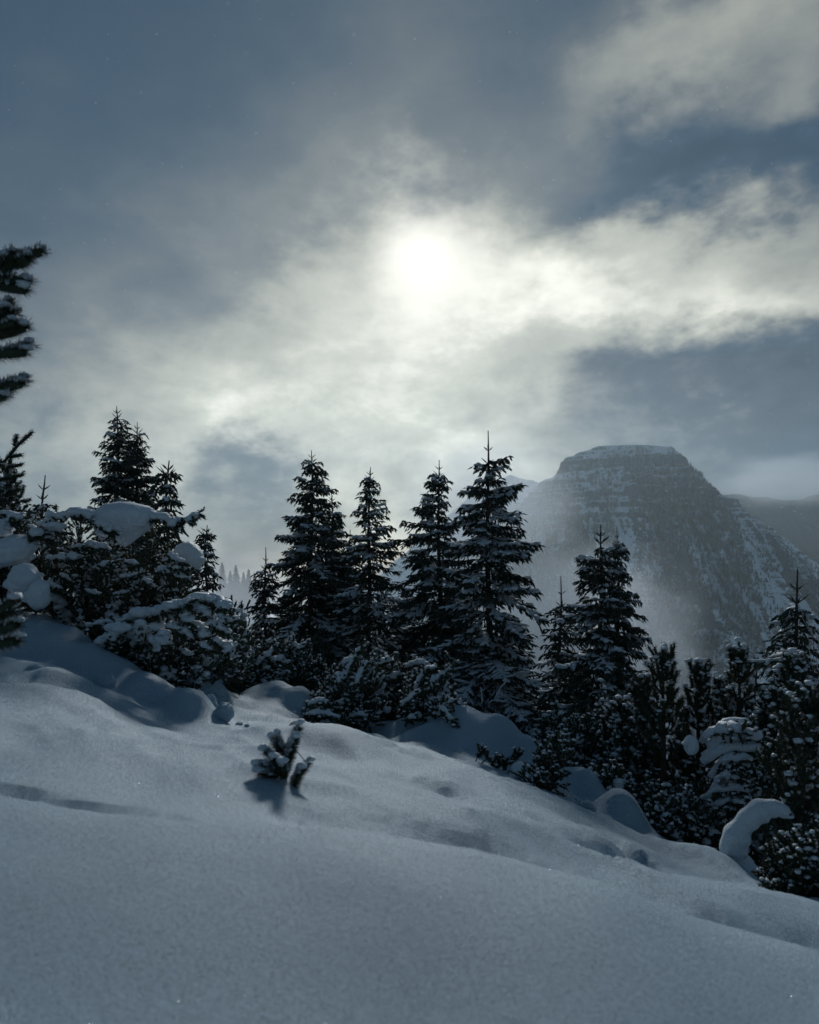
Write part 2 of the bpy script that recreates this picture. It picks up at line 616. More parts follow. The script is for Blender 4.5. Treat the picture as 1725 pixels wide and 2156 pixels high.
Q = feat(cp[:, 0], cp[:, 1])
nC = len(Q)
Km = tps(((Q[:, None] - Q[None]) ** 2).sum(-1)) + np.eye(nC) * 3e-4
Pm = np.hstack([np.ones((nC, 1)), Q])
sysm = np.block([[Km, Pm], [Pm.T, np.zeros((3, 3))]])
coef = np.linalg.solve(sysm, np.concatenate([cp[:, 2] / (cp[:, 1] + 2.0), np.zeros(3)]))

HUMPS = [  # u, v, metres ahead, half sizes across / ahead, height
    (1010, 1545, 10.9, 0.62, 0.7, 0.52), (1095, 1590, 10.6, 0.42, 0.5, 0.36), (1140, 1590, 10.3, 0.28, 0.35, 0.30), (1040, 1570, 10.3, 0.25, 0.3, 0.12), (940, 1560, 11.2, 0.5, 0.7, 0.25),
    (690, 1575, 7.6, 0.75, 0.5, 0.16), (880, 1655, 5.9, 0.42, 0.22, 0.085), (985, 1690, 5.3, 0.42, 0.2, -0.05), (540, 1600, 6.2, 0.5, 0.35, 0.04),
    (100, 1370, 10.2, 0.7, 0.6, 0.40), (230, 1440, 9.9, 0.6, 0.55, 0.48), (330, 1500, 9.4, 0.45, 0.45, 0.42), (405, 1535, 9.0, 0.34, 0.36, 0.38), (180, 1360, 10.6, 0.3, 0.3, 0.25),
    (40, 1420, 8.8, 0.8, 0.35, 0.14), (200, 1470, 7.9, 0.5, 0.3, -0.10), (120, 1450, 8.1, 0.3, 0.22, 0.08), (60, 1440, 7.6, 0.5, 0.16, -0.06),
    (1215, 1640, 9.9, 0.36, 0.4, 0.46), (1262, 1690, 9.5, 0.28, 0.3, 0.32), (1165, 1665, 9.4, 0.2, 0.3, 0.15), (1190, 1710, 8.9, 0.2, 0.22, 0.16),
    (430, 1440, 11.2, 0.35, 0.4, 0.45), (640, 1490, 11.9, 0.36, 0.3, 0.40), (590, 1490, 12.2, 0.25, 0.3, 0.3), (540, 1490, 12.0, 0.3, 0.3, 0.25), (720, 1530, 10.9, 0.3, 0.25, 0.14), (870, 1555, 10.8, 0.35, 0.25, 0.2),
    (1280, 1790, 5.2, 0.4, 0.2, -0.06), (1290, 1765, 6.0, 0.32, 0.2, 0.07), (1350, 1800, 5.6, 0.3, 0.18, -0.05),
    (1500, 1815, 7.2, 0.45, 0.5, 0.16), (1310, 1735, 8.9, 0.32, 0.3, 0.42),
    (850, 1545, 11.6, 0.35, 0.3, 0.25), (780, 1560, 10.6, 0.3, 0.25, 0.18),
    (300, 1540, 7.6, 0.22, 0.14, -0.05), (265, 1532, 7.8, 0.13, 0.1, 0.05), (690, 1588, 6.6, 0.12, 0.08, 0.035), (650, 1570, 7.4, 0.1, 0.08, 0.03),
    (650, 1672, 4.5, 0.16, 0.2, -0.035), (560, 1640, 4.7, 0.25, 0.2, 0.05), (500, 1545, 8.1, 0.1, 0.08, 0.05), (540, 1530, 8.6, 0.09, 0.07, 0.04), (565, 1550, 8.0, 0.16, 0.1, 0.03), (90, 1410, 9.0, 0.5, 0.15, -0.12),
]
SUNK = [  # furrows in the snow: ends (u, v, metres ahead), half width, depth
    ((-60, 1650, 3.42), (40, 1668, 3.40), 0.055, 0.05), ((40, 1668, 3.40), (160, 1693, 3.34), 0.055, 0.07), ((160, 1693, 3.34), (300, 1714, 3.30), 0.045, 0.05), ((300, 1714, 3.30), (400, 1724, 3.28), 0.03, 0.015),
    ((620, 1672, 3.9), (680, 1705, 3.7), 0.02, 0.018), ((680, 1705, 3.7), (740, 1722, 3.6), 0.02, 0.010), ((1270, 1760, 6.2), (1400, 1838, 5.4), 0.11, 0.13), ((1300, 1800, 5.6), (1220, 1770, 5.4), 0.09, 0.09),
    ((560, 1730, 3.85), (1000, 1800, 3.9), 0.30, 0.07), ((1000, 1800, 3.9), (1330, 1905, 3.85), 0.30, 0.10), ((1330, 1905, 3.85), (1900, 2110, 3.8), 0.30, 0.12),
    ((800, 1636, 6.1), (960, 1676, 5.6), 0.15, 0.13), ((640, 1600, 6.4), (760, 1618, 6.2), 0.10, 0.03),
    ((150, 1470, 7.4), (420, 1590, 6.0), 0.10, 0.02), ((100, 1500, 6.6), (330, 1570, 6.0), 0.2, 0.03),
]


def ground(x, y):
    x, y = np.atleast_1d(np.asarray(x, float)), np.atleast_1d(np.asarray(y, float))
    yy = np.maximum(y, 0.3)
    q = feat(np.where(y < 0.3, x * 2.3 / (y + 3.5 - 0.0) if False else x, x), yy)
    out = np.empty(len(q))
    for i in range(0, len(q), 40000):
        c = q[i:i + 40000]
        d2 = ((c[:, None] - Q[None]) ** 2).sum(-1)
        out[i:i + 40000] = tps(d2) @ coef[:nC] + coef[nC] + c @ coef[nC + 1:]
    z = out * (yy + 2.0)
    for u, v, d, rx, ry, h in HUMPS:
        c = pt(u, v, d)
        k = ((x - c[0]) / rx) ** 2 + ((y - c[1]) / ry) ** 2
        z += h * np.exp(-k ** 1.25)
    for a, b, hw, dp in SUNK:
        a, b = pt(*a)[:2], pt(*b)[:2]
        ab = b - a
        t = np.clip(((x - a[0]) * ab[0] + (y - a[1]) * ab[1]) / (ab @ ab), 0, 1)
        d = np.hypot(x - a[0] - ab[0] * t, y - a[1] - ab[1] * t) + 0.25 * hw * vnoise(x * 14, y * 14, 5)
        z -= dp * np.exp(-(d / hw) ** 2) * np.clip(4 * t * (1 - t) + 0.55, 0, 1)
    near = np.clip((yy - 1.5) / 5, 0.12, 1)
    z += 0.075 * near * fbm(x * 0.9, y * 0.9, 3, 3) + 0.022 * near * fbm(x * 2.6 + y, y * 4.0, 4, 9, 0.55) + 0.06 * np.clip((yy - 3.6) / 1.5, 0, 1) * np.clip((11 - yy) / 3, 0, 1) * ridged(x * 0.75 + 0.5 * y, y * 0.55 - 0.2 * x, 3, 13)
    bush = np.clip((yy - 9.0) / 3, 0, 1) * np.clip((70 - yy) / 30, 0, 1)
    z += bush * (0.42 * fbm(x * 0.8, y * 0.8, 3, 21) + 0.16 * np.maximum(fbm(x * 2.1, y * 2.1, 2, 31), 0))
    return z


def gz(x, y):
    return float(ground(x, y)[0])


nr, nc = 370, 490
ry = np.exp(np.linspace(math.log(1.6), math.log(163.0), nr)) - 3.0
cs = np.linspace(-1, 1, nc)
cs = 0.92 * (0.75 * cs + 0.25 * cs ** 3)
X = cs[None] * (ry[:, None] + 3.2)
Y = np.repeat(ry[:, None], nc, 1)
Z = ground(X.ravel(), Y.ravel()).reshape(X.shape)
idx = np.arange(nr * nc).reshape(nr, nc)
quads = np.stack([idx[:-1, :-1], idx[:-1, 1:], idx[1:, 1:], idx[1:, :-1]], -1).reshape(-1, 4)
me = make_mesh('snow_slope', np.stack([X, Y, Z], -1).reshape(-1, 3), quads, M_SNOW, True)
slope = bpy.data.objects.new('snow_slope', me)
COL.objects.link(slope)
tag(slope, 'smooth snow slope falling away to the right', None, None, 'structure')

# ------------------------------------------------------------------ mountain across the valley
Y_PEAK = 2500.0
SKYLINE = np.array([(300, 1560), (700, 1420), (900, 1290), (1000, 1185), (1060, 1110), (1110, 1050), (1150, 1008), (1200, 966), (1232, 951), (1256, 946), (1275, 940),
                    (1300, 938), (1360, 940), (1412, 944), (1432, 958), (1450, 982), (1480, 1015), (1500, 1030), (1540, 1052), (1580, 1082),
                    (1640, 1125), (1725, 1190), (1850, 1290), (2100, 1450), (2500, 1600)], float)


def terrace(z, k=1.0, dip=0.0):
    """height -> height with the flat ledges and steep bands of the layered rock"""
    ks = np.array([-2000, 60, 120, 205, 222, 238, 300, 322, 338, 352, 420, 470])
    vs = np.array([-2000, 60, 125, 205, 240, 246, 305, 318, 324, 368, 421, 425])
    t = np.interp(z, ks, vs)
    amp = np.clip((z - 90) / 80, 0, 1)
    for lam, a in ((19.0, 0.85), (43.0, 0.6)):
        t = t + amp * k * a * lam / (2 * math.pi) * np.sin(2 * math.pi * (t + dip) / lam)
    return t


def mountain_grid():
    xs = np.concatenate([np.linspace(-1500, 120, 70)[:-1], np.linspace(120, 1750, 300), np.linspace(1750, 3200, 50)[1:]])
    ds = np.concatenate([np.linspace(-900, -60, 14)[:-1], np.linspace(-60, 420, 160)[:-1], np.linspace(420, 1000, 60)[:-1], np.linspace(1000, 2250, 40)])
    Xg, Dg = np.meshgrid(xs, ds)
    yr = Y_PEAK + 0.28 * np.abs(Xg - 870) + 60 * fbm(Xg / 260, Xg * 0 + 3.3, 3, 51)
    u = W0 / 2 + FOC * Xg / yr
    H = (HOR - np.interp(u, SKYLINE[:, 0], SKYLINE[:, 1])) / FOC * yr
    fan = (Xg - 870) / (np.maximum(Dg, 0) * 0.55 + 420)
    gul = ridged(fan * 5.2 + 0.35 * fbm(Xg / 200, Dg / 200, 3, 61), Dg / 900, 4, 71)
    rough = fbm(Xg / 70, Dg / 70, 5, 81)
    grow = np.clip(Dg / 200, 0, 1)
    fall = 0.95 * np.minimum(Dg, 260) + 0.72 * np.clip(Dg - 260, 0, 540) + 0.5 * np.clip(Dg - 800, 0, 700) + 0.1 * np.clip(Dg - 1500, 0, 900)
    back = 0.55 * np.maximum(-Dg, 0)
    z0 = H - np.where(Dg >= 0, fall, back) + grow * (52 * gul) + np.clip(Dg / 60, 0, 1) * 9 * ridged(Xg / 55 + 0.4 * fbm(Xg / 90, Dg / 90, 2, 63), Dg / 300, 3, 73) + np.clip(Dg / 40, 0, 1) * 12 * rough
    z0 = np.where(Dg > 1200, np.maximum(z0, -900 + 0 * z0), z0)
    z = terrace(z0 + 5 * fbm(Xg / 45, Dg / 45, 3, 83), np.clip(1.0 + 1.1 * fbm(Xg / 160, Dg / 160, 3, 87), 0, 1), 0.035 * Xg + 10 * fbm(Xg / 300, Dg / 300, 2, 89))
    return Xg, yr - Dg, z, Dg, gul, fan


MX, MY, MZ, MD, MG, MFAN = mountain_grid()
a_, b_ = MX.shape
idx = np.arange(a_ * b_).reshape(a_, b_)
quads = np.stack([idx[:-1, :-1], idx[1:, :-1], idx[1:, 1:], idx[:-1, 1:]], -1).reshape(-1, 4)
me = make_mesh('mountain', np.stack([MX, MY, MZ], -1).reshape(-1, 3), quads, M_MOUNT, False)
mountain = bpy.data.objects.new('mountain', me)
COL.objects.link(mountain)
tag(mountain, 'flat topped snowy mountain with layered cliffs in the haze', None, None, 'structure')


def far_ridge(name, label, prof, y, depth, seed, mat):
    prof = np.array(prof, float)
    xs = np.linspace(pt(prof[0, 0], 0, y)[0], pt(prof[-1, 0], 0, y)[0], 150)
    ds = np.linspace(-300, depth, 60)
    Xg, Dg = np.meshgrid(xs, ds)
    H = (HOR - np.interp(W0 / 2 + FOC * Xg / y, prof[:, 0], prof[:, 1])) / FOC * y
    z = H - 0.62 * np.abs(Dg) + np.clip(np.abs(Dg) / 300, 0, 1) * 60 * ridged(Xg / 320, Dg / 900, 4, seed) + 14 * fbm(Xg / 90, Dg / 90, 4, seed + 9)
    n, m = Xg.shape
    idx = np.arange(n * m).reshape(n, m)
    q = np.stack([idx[:-1, :-1], idx[1:, :-1], idx[1:, 1:], idx[:-1, 1:]], -1).reshape(-1, 4)
    o = bpy.data.objects.new(name, make_mesh(name, np.stack([Xg, y - Dg, z], -1).reshape(-1, 3), q, mat, False))
    COL.objects.link(o)
    return tag(o, label, None, None, 'structure')


far_ridge('mountain_ridge', 'dark wooded ridge behind the right flank of the mountain', ((1380, 1110), (1480, 1045), (1560, 1040), (1660, 1055), (1760, 1030), (2100, 980), (2600, 1020)), 3600, 1500, 91, M_WOODED)
far_ridge('mountain_ridge', 'faint snowy ridge in the mist beside the flat topped mountain', ((700, 1300), (900, 1120), (1010, 1030), (1075, 1000), (1120, 1008), (1180, 1045), (1260, 1100), (1400, 1200)), 3300, 900, 95, M_MOUNT)

# the wood on the mountain: far too many firs to count
rng = np.random.default_rng(5)


def mountain_wood():
    sel = (MD > 40) & (MD < 1150) & (MX > 150) & (MX < 1900)
    ii = np.argwhere(sel)
    pick = ii[rng.integers(0, len(ii), 150000)]
    i, j = pick[:, 0], pick[:, 1]
    x, y, z, d, f = MX[i, j], MY[i, j], MZ[i, j], MD[i, j], MFAN[i, j]
    gx = np.gradient(MZ, axis=1) / np.gradient(MX, axis=1)
    gd = np.gradient(MZ, axis=0) / np.gradient(MD, axis=0)
    steep = np.hypot(gx, gd)[i, j]
    area = np.clip((np.gradient(MD, axis=0) * np.gradient(MX, axis=1))[i, j] / 12.0, 0, 3)
    bare = fbm(f * 7, d / 500, 3, 111) + 0.4 * fbm(x / 60, d / 60, 3, 121)
    dens = np.clip((d - 130) / 380, 0, 1) * 1.3 + 0.07
    chute = np.clip((MG[i, j] + 0.25) * 2.8, 0.02, 1)
    p = np.clip(0.65 + 1.5 * bare, 0, 1) * chute * dens * area * 0.5 * (steep < 1.6)
    keep = rng.uniform(size=len(x)) < p
    x, y, z = x[keep] + rng.normal(0, 3, keep.sum()), y[keep] + rng.normal(0, 3, keep.sum()), z[keep] - 1.5
    h = rng.uniform(9, 21, len(x))
    A = np.stack([x, y, z], 1)
    B = A + np.stack([0 * h, 0 * h, h], 1)
    V, F = spindles(A, B, h * 0.17, 4, ((0.08, 1.0),))
    g = Geo()
    g.add(V, F)
    o = g.build('forest', M_SPRUCE)
    tag(o, 'thin dark fir wood covering the lower mountain flanks', None, None, 'stuff')
    return len(x)


print('wood', mountain_wood())

# ------------------------------------------------------------------ air
def volume_material(name, density, color, aniso):
    m = bpy.data.materials.new(name)
    m.use_nodes = True
    t = m.node_tree
    t.nodes.clear()
    out = t.nodes.new('ShaderNodeOutputMaterial')
    pv = t.nodes.new('ShaderNodeVolumePrincipled')
    pv.inputs['Color'].default_value = (*color, 1)
    pv.inputs['Anisotropy'].default_value = aniso
    pv.inputs['Density'].default_value = density
    t.links.new(pv.outputs[0], out.inputs['Volume'])
    return m, Nodes(t), pv


def haze_box(x0, x1, y0, y1, z0, z1, density):
    V = np.array([(x, y, z) for x in (x0, x1) for y in (y0, y1) for z in (z0, z1)], float)
    F = np.array([(0, 1, 3, 2), (4, 6, 7, 5), (0, 4, 5, 1), (2, 3, 7, 6), (0, 2, 6, 4), (1, 5, 7, 3)])
    m, _, _ = volume_material('haze air', density, (0.70, 0.89, 1.0), 0.5)
    o = bpy.data.objects.new('haze', make_mesh('haze', V, F, m))
    COL.objects.link(o)
    tag(o, None, None, None, 'stuff')


haze_box(-3900, 4800, -60, 4100, -1150, 640, 0.000068)


def mist_bank(label, c, r, density, nscale, soft=1.0, amount=1.0):
    """drifting cloud in the valley: thick in its middle, fading to nothing at its edge"""
    m, n, pv = volume_material('valley mist', 0.0, (0.84, 0.92, 1.0), 0.35)
    t = n.n.new('ShaderNodeTexCoord')
    v = t.outputs['Object']
    ln = n.n.new('ShaderNodeVectorMath')
    ln.operation = 'LENGTH'
    wv_ = n.noise(v, nscale, 3, 0.6)
    wrp = n.n.new('ShaderNodeVectorMath')
    wrp.operation = 'MULTIPLY_ADD'
    n.l.new(wv_['Color'], wrp.inputs[0])
    wrp.inputs[1].default_value = (0.7 * amount,) * 3
    n.l.new(v, wrp.inputs[2])
    off = n.n.new('ShaderNodeVectorMath')
    off.operation = 'SUBTRACT'
    n.l.new(wrp.outputs[0], off.inputs[0])
    off.inputs[1].default_value = (0.35 * amount,) * 3
    n.l.new(off.outputs[0], ln.inputs[0])
    f = n.mapr(ln.outputs['Value'], 0.1, 0.78, 1.0, 0.0, True)
    n.l.new(n.mul(f, density), pv.inputs['Density'])
    V, F = ICO[3]
    o = bpy.data.objects.new('mist', make_mesh('mist', V, F, m, True))
    o.location = c
    o.scale = r
    COL.objects.link(o)
    return tag(o, label, None, None, 'stuff')


mist_bank('pale mist drifting behind the spruces and over the distant firs', (-36, 98, -7), (60, 40, 17), 0.030, 1.5)
mist_bank('bright mist rising from the valley at the foot of the mountain', tuple(pt(1190, 1370, 1300)), (400, 380, 300), 0.0085, 2.2)
mist_bank('pale cloud drifting across the left flank of the mountain', tuple(pt(1030, 1060, 1900)), (400, 300, 290), 0.0048, 1.9)

mist_bank('grey cloud hanging over the dark ridge right of the mountain', tuple(pt(1670, 1010, 2950)), (560, 260, 180), 0.0044, 2.4)

# ------------------------------------------------------------------ spruces
def spruce(u, v, dist, half, label, seed, base_h=None, dens=1.0, snow=0.35, leader=0.5, shape=0.85, group='spruces standing along the edge of the slope',
           bare=0.03, twin=0.0, name='spruce_tree', lean=0.0):
    rng = np.random.default_rng(seed)
    x = (u - W0 / 2) / FOC * dist
    top = (HOR - v) / FOC * dist
    zb = gz(x, dist) - 0.08
    h = top - zb
    rad = half * 1.08 / FOC * dist
    shape += 0.06
    root = empty(name, (x, dist, zb), label, 'tree', group)
    root['height'], root['spread'] = h, rad
    lean = lean or rng.uniform(-0.012, 0.012)
    lx = lean * h
    trunk = Geo()
    zz = np.linspace(0, 1, 14)
    P = np.stack([lx * zz ** 1.5 + 0.03 * np.sin(zz * 9 + seed), 0.03 * np.cos(zz * 7 + seed), zz * h], 1)
    trunk.add(*tube(P, 0.014 * h * (1 - zz) ** 0.85 + 0.012, 7))
    ax = lambda z: np.array([np.interp(z, P[:, 2], P[:, 0]), np.interp(z, P[:, 2], P[:, 1]), z])
    crown, cover = Geo(), Geo()
    A, B, rr = [], [], []
    SA, SB, SR = [], [], []
    heavy, heavy_k = rng.uniform(0, 6.28), rng.uniform(0.08, 0.26)
    gaps = rng.uniform(0.15, 0.85, 3), rng.uniform(0, 6.28, 3)

    def branch(z, azm, Lb, e0, droop, big):
        Lb *= 1 + heavy_k * math.cos(azm - heavy)
        for gh, ga in zip(*gaps):
            if abs(z / h - gh) < 0.05 and math.cos(azm - ga) > 0.3:
                Lb *= 0.6
        dh = np.array([math.cos(azm), math.sin(azm), 0])
        sd = np.array([-math.sin(azm), math.cos(azm), 0])
        K = max(3, int(Lb / 0.16))
        ts = np.linspace(0, 1, K + 1)
        o = ax(z)
        bp = o + np.outer(ts, dh) * Lb + np.outer(Lb * (math.tan(e0) * ts - droop * ts ** 1.6 + 0.55 * droop * ts ** 4), (0, 0, 1))
        bp += np.outer(Lb * 0.06 * np.sin(ts * 4 + azm), sd)
        A.append(bp[:-1]); B.append(bp[:-1] + (bp[1:] - bp[:-1]) * 1.25); rr.append(np.full(K, 0.034) * (0.8 + 0.3 * rng.uniform(size=K)))
        snowy = rng.uniform() < snow * (0.75 + 1.0 * (1 - z / h))
        n = max(2, int(Lb / 0.105 * dens))
        tt = np.linspace(0.16, 0.97, n) + rng.uniform(-0.03, 0.03, n)
        tw = np.clip(0.46 * Lb * (1 - tt) ** 0.75 * (0.4 + 0.9 * np.minimum(tt * 2.2, 1)) + 0.10, 0.08, 0.62)
        base = np.stack([np.interp(tt, ts, bp[:, k]) for k in range(3)], 1)
        for sg in (-1, 1):
            ln = tw * rng.uniform(0.6, 1.15, n)
            d = dh * 0.72 + sd * sg * 0.8 + np.outer(rng.uniform(-0.62, 0.08, n), (0, 0, 1)) + rng.normal(0, 0.16, (n, 3))
            d /= np.linalg.norm(d, axis=1, keepdims=True)
            tip = base + d * ln[:, None]
            A.append(base); B.append(tip); rr.append(rng.uniform(0.026, 0.040, n))
            for q in range(3 if big else 2):
                f = rng.uniform(0.15, 0.9, n)[:, None]
                a = base + (tip - base) * f
                d2 = d * 0.6 + sd * rng.uniform(-0.6, 0.6, n)[:, None] + np.outer(rng.uniform(-1.2, -0.1, n), (0, 0, 1)) + dh * 0.25
                d2 /= np.linalg.norm(d2, axis=1, keepdims=True)
                A.append(a); B.append(a + d2 * rng.uniform(0.09, 0.23, n)[:, None]); rr.append(rng.uniform(0.020, 0.034, n))
            if snowy:
                k = rng.uniform(size=n) < 0.8
                SA.append((base + (0, 0, 0.028))[k]); SB.append((base + (tip - base) * rng.uniform(0.6, 1.0, n)[:, None] + (0, 0, 0.032))[k])
                SR.append(rng.uniform(0.030, 0.068, n)[k])
        if snowy:
            m = max(1, int(K * 0.9))
            SA.append(bp[-m - 1:-1] + (0, 0, 0.03)); SB.append(bp[-m:] + (bp[-m:] - bp[-m - 1:-1]) * 0.3 + (0, 0, 0.03)); SR.append(rng.uniform(0.045, 0.09, m))

    def prof(z):
        f = 1 - z / h
        return rad * (f ** shape) * (0.9 + 0.35 * math.sin(9.0 * f + seed) * (0.3 if f > 0.2 else 0.1))

    z = bare * h + 0.1
    while z < h - leader * 0.9:
        f = 1 - z / h
        nb = rng.integers(5, 8)
        a0 = rng.uniform(0, 6.28)
        lob = 0.80 + 0.34 * rng.uniform()
        for k in range(nb):
            Lb = prof(z) * (rng.uniform(0.55, 1.08) if rng.uniform() < 0.8 else rng.uniform(1.0, 1.3)) * lob + 0.06
            if rng.uniform() < 0.07:
                continue
            e0 = 0.65 - 1.0 * f ** 0.45 + rng.normal(0, 0.08)
            branch(z + rng.uniform(-0.16, 0.16) * min(1, 3 * f + 0.2), a0 + 6.283 * k / nb + rng.normal(0, 0.18), Lb, e0, 0.10 + 0.32 * f, Lb > 0.5)
        z += (0.145 + 0.06 * f + 0.05 * rng.uniform()) * (0.9 + 0.22 / dens * 0.5)
    # the leader and its last whorl
    A.append(ax(h - leader)[None]); B.append(ax(h)[None] + (0, 0, 0.02)); rr.append(np.array([0.026]))
    for zl, n, ln in ((h - leader * 0.55, 4, 0.24), (h - leader * 0.9, 5, 0.32)):
        for k in range(n):
            a = 6.283 * k / n + rng.normal(0, 0.3)
            p0 = ax(zl)
            A.append(p0[None]); rr.append(np.array([0.02]))
            B.append((p0 + ln * rng.uniform(0.6, 1.1) * np.array([0.75 * math.cos(a), 0.75 * math.sin(a), 0.66]))[None])
    A, B, rr = np.concatenate(A), np.concatenate(B), np.concatenate(rr)
    crown.add(*twigs(A, B, rr * 0.95))
    trunk.build('trunk', M_BARK, root)
    crown.build('crown', M_SPRUCE, root)
    if SA:
        cover.add(*spindles(np.concatenate(SA), np.concatenate(SB), np.concatenate(SR), 4, ((0.04, 0.5), (0.4, 1.0), (0.85, 0.75)), 0.7))
        cover.build('snow', M_CAP, root, True)['kind'] = 'stuff'
    return root


SPRUCES = [
    # u, v of the tip, metres ahead, half width on the grid, seed, extra, label
    (247, 855, 24, 118, 1, dict(shape=0.8, snow=0.28), 'tallest spruce of the pair rising behind the big snow covered pine bush on the left'),
    (289, 888, 24.8, 105, 2, dict(shape=0.8, snow=0.28), 'shorter spruce leaning into its taller twin behind the big pine bush'),
    (352, 970, 22, 78, 3, dict(shape=0.9, snow=0.25), 'small narrow spruce just right of the twin spruces behind the bush'),
    (433, 1106, 18, 62, 4, dict(shape=0.85, snow=0.25, leader=0.35), 'small dark spruce standing against the right end of the big pine bush'),
    (90, 1000, 17, 70, 5, dict(shape=0.95, snow=0.4, leader=0.7, dens=0.8), 'little spruce with a bare leader beside the pine at the left edge'),
    (558, 1152, 24, 72, 6, dict(shape=0.9, snow=0.25, leader=0.9), 'short slim spruce with a bare spike tip left of the central group'),
    (655, 948, 24, 160, 7, dict(shape=0.8, snow=0.30), 'tall dense spruce at the left of the central group'),
    (702, 1028, 26, 85, 8, dict(shape=0.8, snow=0.25, leader=0.9), 'slim spruce with a thin spike squeezed between two taller spruces'),
    (738, 1115, 25, 80, 9, dict(shape=0.8, snow=0.3, leader=0.3), 'low bushy topped spruce in the gap left of the open spruce'),
    (775, 984, 22.5, 125, 10, dict(shape=0.75, snow=0.45, dens=0.72), 'open spruce with its trunk showing through between sparse tiers'),
    (928, 968, 22, 150, 11, dict(shape=0.8, snow=0.33, leader=0.6), 'fork tipped spruce left of the tallest spruce'),
    (1030, 906, 18, 190, 12, dict(shape=0.82, snow=0.66, leader=1.0), 'tallest and broadest spruce with a long bare leader in the centre'),
    (1178, 1213, 20, 92, 13, dict(shape=0.85, snow=0.3, leader=1.0, dens=0.8), 'thin spruce with a tall spike in the gap right of the tallest spruce'),
    (1262, 1106, 16, 140, 14, dict(shape=0.70, snow=0.5), 'broad spruce right of the gap with the mountain behind it'),
    (1300, 1112, 16.3, 105, 15, dict(shape=0.62, snow=0.35), 'narrow spruce grown into the right side of the broad one'),
    (1678, 1198, 13, 190, 16, dict(shape=0.9, snow=0.45, leader=0.75, dens=0.62), 'loose young spruce with a long leader near the right edge'),
    (1591, 1385, 14, 60, 17, dict(shape=0.9, snow=0.3, leader=0.3), 'tiny spruce tip showing between the pines on the right'),
    (850, 1230, 27, 90, 18, dict(shape=0.8, snow=0.3), 'low spruce half hidden between the open spruce and the fork tipped one'),
    (1090, 1300, 23, 120, 19, dict(shape=0.8, snow=0.3), 'hidden spruce behind the right skirt of the tallest one'),
    (610, 1250, 27, 125, 20, dict(shape=0.8, snow=0.3), 'low spruce behind the foot of the tall dense one'),
    (712, 1240, 28, 130, 21, dict(shape=0.8, snow=0.3), 'low spruce in the dark heart of the central group'),
    (968, 1260, 25, 140, 22, dict(shape=0.8, snow=0.3), 'low spruce in the gap below the fork tipped and the tallest spruce'),
    (1205, 1360, 19, 110, 23, dict(shape=0.8, snow=0.3), 'low spruce filling the gap at the foot of the broad spruce'),
]
BUILT = {}
SAME_AS = {21: 14, 22: 7, 23: 12, 9: 6, 18: 7, 19: 14, 20: 7, 17: 5, 2: 1, 3: 4, 15: 11}      # trees grown alike share one set of meshes


def spruce_like(src, u, v, dist, half, label, seed):
    """a copy of a spruce and its parts, scaled to its own height and turned"""
    x = (u - W0 / 2) / FOC * dist
    zb = gz(x, dist) - 0.08
    h = (HOR - v) / FOC * dist - zb
    o = src.copy()
    COL.objects.link(o)
    k = h / src['height']
    w = half * 1.1 / FOC * dist / src['spread']
    o.location = (x, dist, zb)
    o.scale = (w, w, k)
    o.rotation_euler = (0, 0, 1.0 + 1.7 * seed)
    o['label'] = label
    for c in src.children:
        d = c.copy()
        COL.objects.link(d)
        d.parent = o
    return o


for u, v, dist, half, seed, kw, label in SPRUCES:
    if seed not in SAME_AS:
        BUILT[seed] = spruce(u, v, dist, half, label, seed, **kw)
for u, v, dist, half, seed, kw, label in SPRUCES:
    if seed in SAME_AS:
        spruce_like(BUILT[SAME_AS[seed]], u, v, dist, half, label, seed)

# ------------------------------------------------------------------ firs far off in the mist
def far_fir(u, v, dist, half, label, seed):
    rng = np.random.default_rng(seed)
    x = (u - W0 / 2) / FOC * dist
    zb = gz(x, dist) - 0.3
    h = (HOR - v) / FOC * dist - zb
    root = empty('fir_tree', (x, dist, zb), label, 'tree', 'distant firs in the mist')
    t = Geo()
    t.add(*tube([(0, 0, 0), (0, 0, h * 0.5), (0, 0, h * 0.97)], [0.02 * h, 0.012 * h, 0.004 * h], 5))
    t.build('trunk', M_BARK, root)
    A, B = [], []
    rad = half * 2.0 / FOC * dist
    for z in np.linspace(0.06 * h, 0.98 * h, 34):
        n = 11
        a = rng.uniform(0, 6.28) + np.arange(n) * 6.283 / n + rng.normal(0, 0.2, n)
        ln = (rad * (1 - z / h) ** 0.8 + 0.12) * rng.uniform(0.6, 1.15, n)
        A.append(np.stack([0 * a, 0 * a, 0 * a + z], 1))
        B.append(np.stack([np.cos(a) * ln, np.sin(a) * ln, z - 0.45 * ln + rng.normal(0, 0.1, n)], 1))
    g = Geo()
    A, B = np.concatenate(A), np.concatenate(B)
    g.add(*twigs(A, B, np.full(len(A), 0.015 * h)))
    g.build('crown', M_SPRUCE, root)


for k, (u, v, half, label) in enumerate((
        (468, 1184, 13, 'faint fir at the left end of the distant row, next to the small dark spruce'),
        (485, 1201, 9, 'short faint fir second from the left in the distant row'),
        (497, 1189, 13, 'tallest faint fir in the middle of the distant row'),
        (513, 1204, 10, 'faint fir in the dip right of the tallest distant one'),
        (524, 1198, 12, 'faint fir third from the right in the distant row'),
        (536, 1206, 10, 'short faint fir second from the right in the distant row'),
        (549, 1200, 12, 'faint fir at the right end of the distant row, by the slim spruce'))):
    far_fir(u, v, 138 + 3 * (k % 3), half, label, 300 + k)


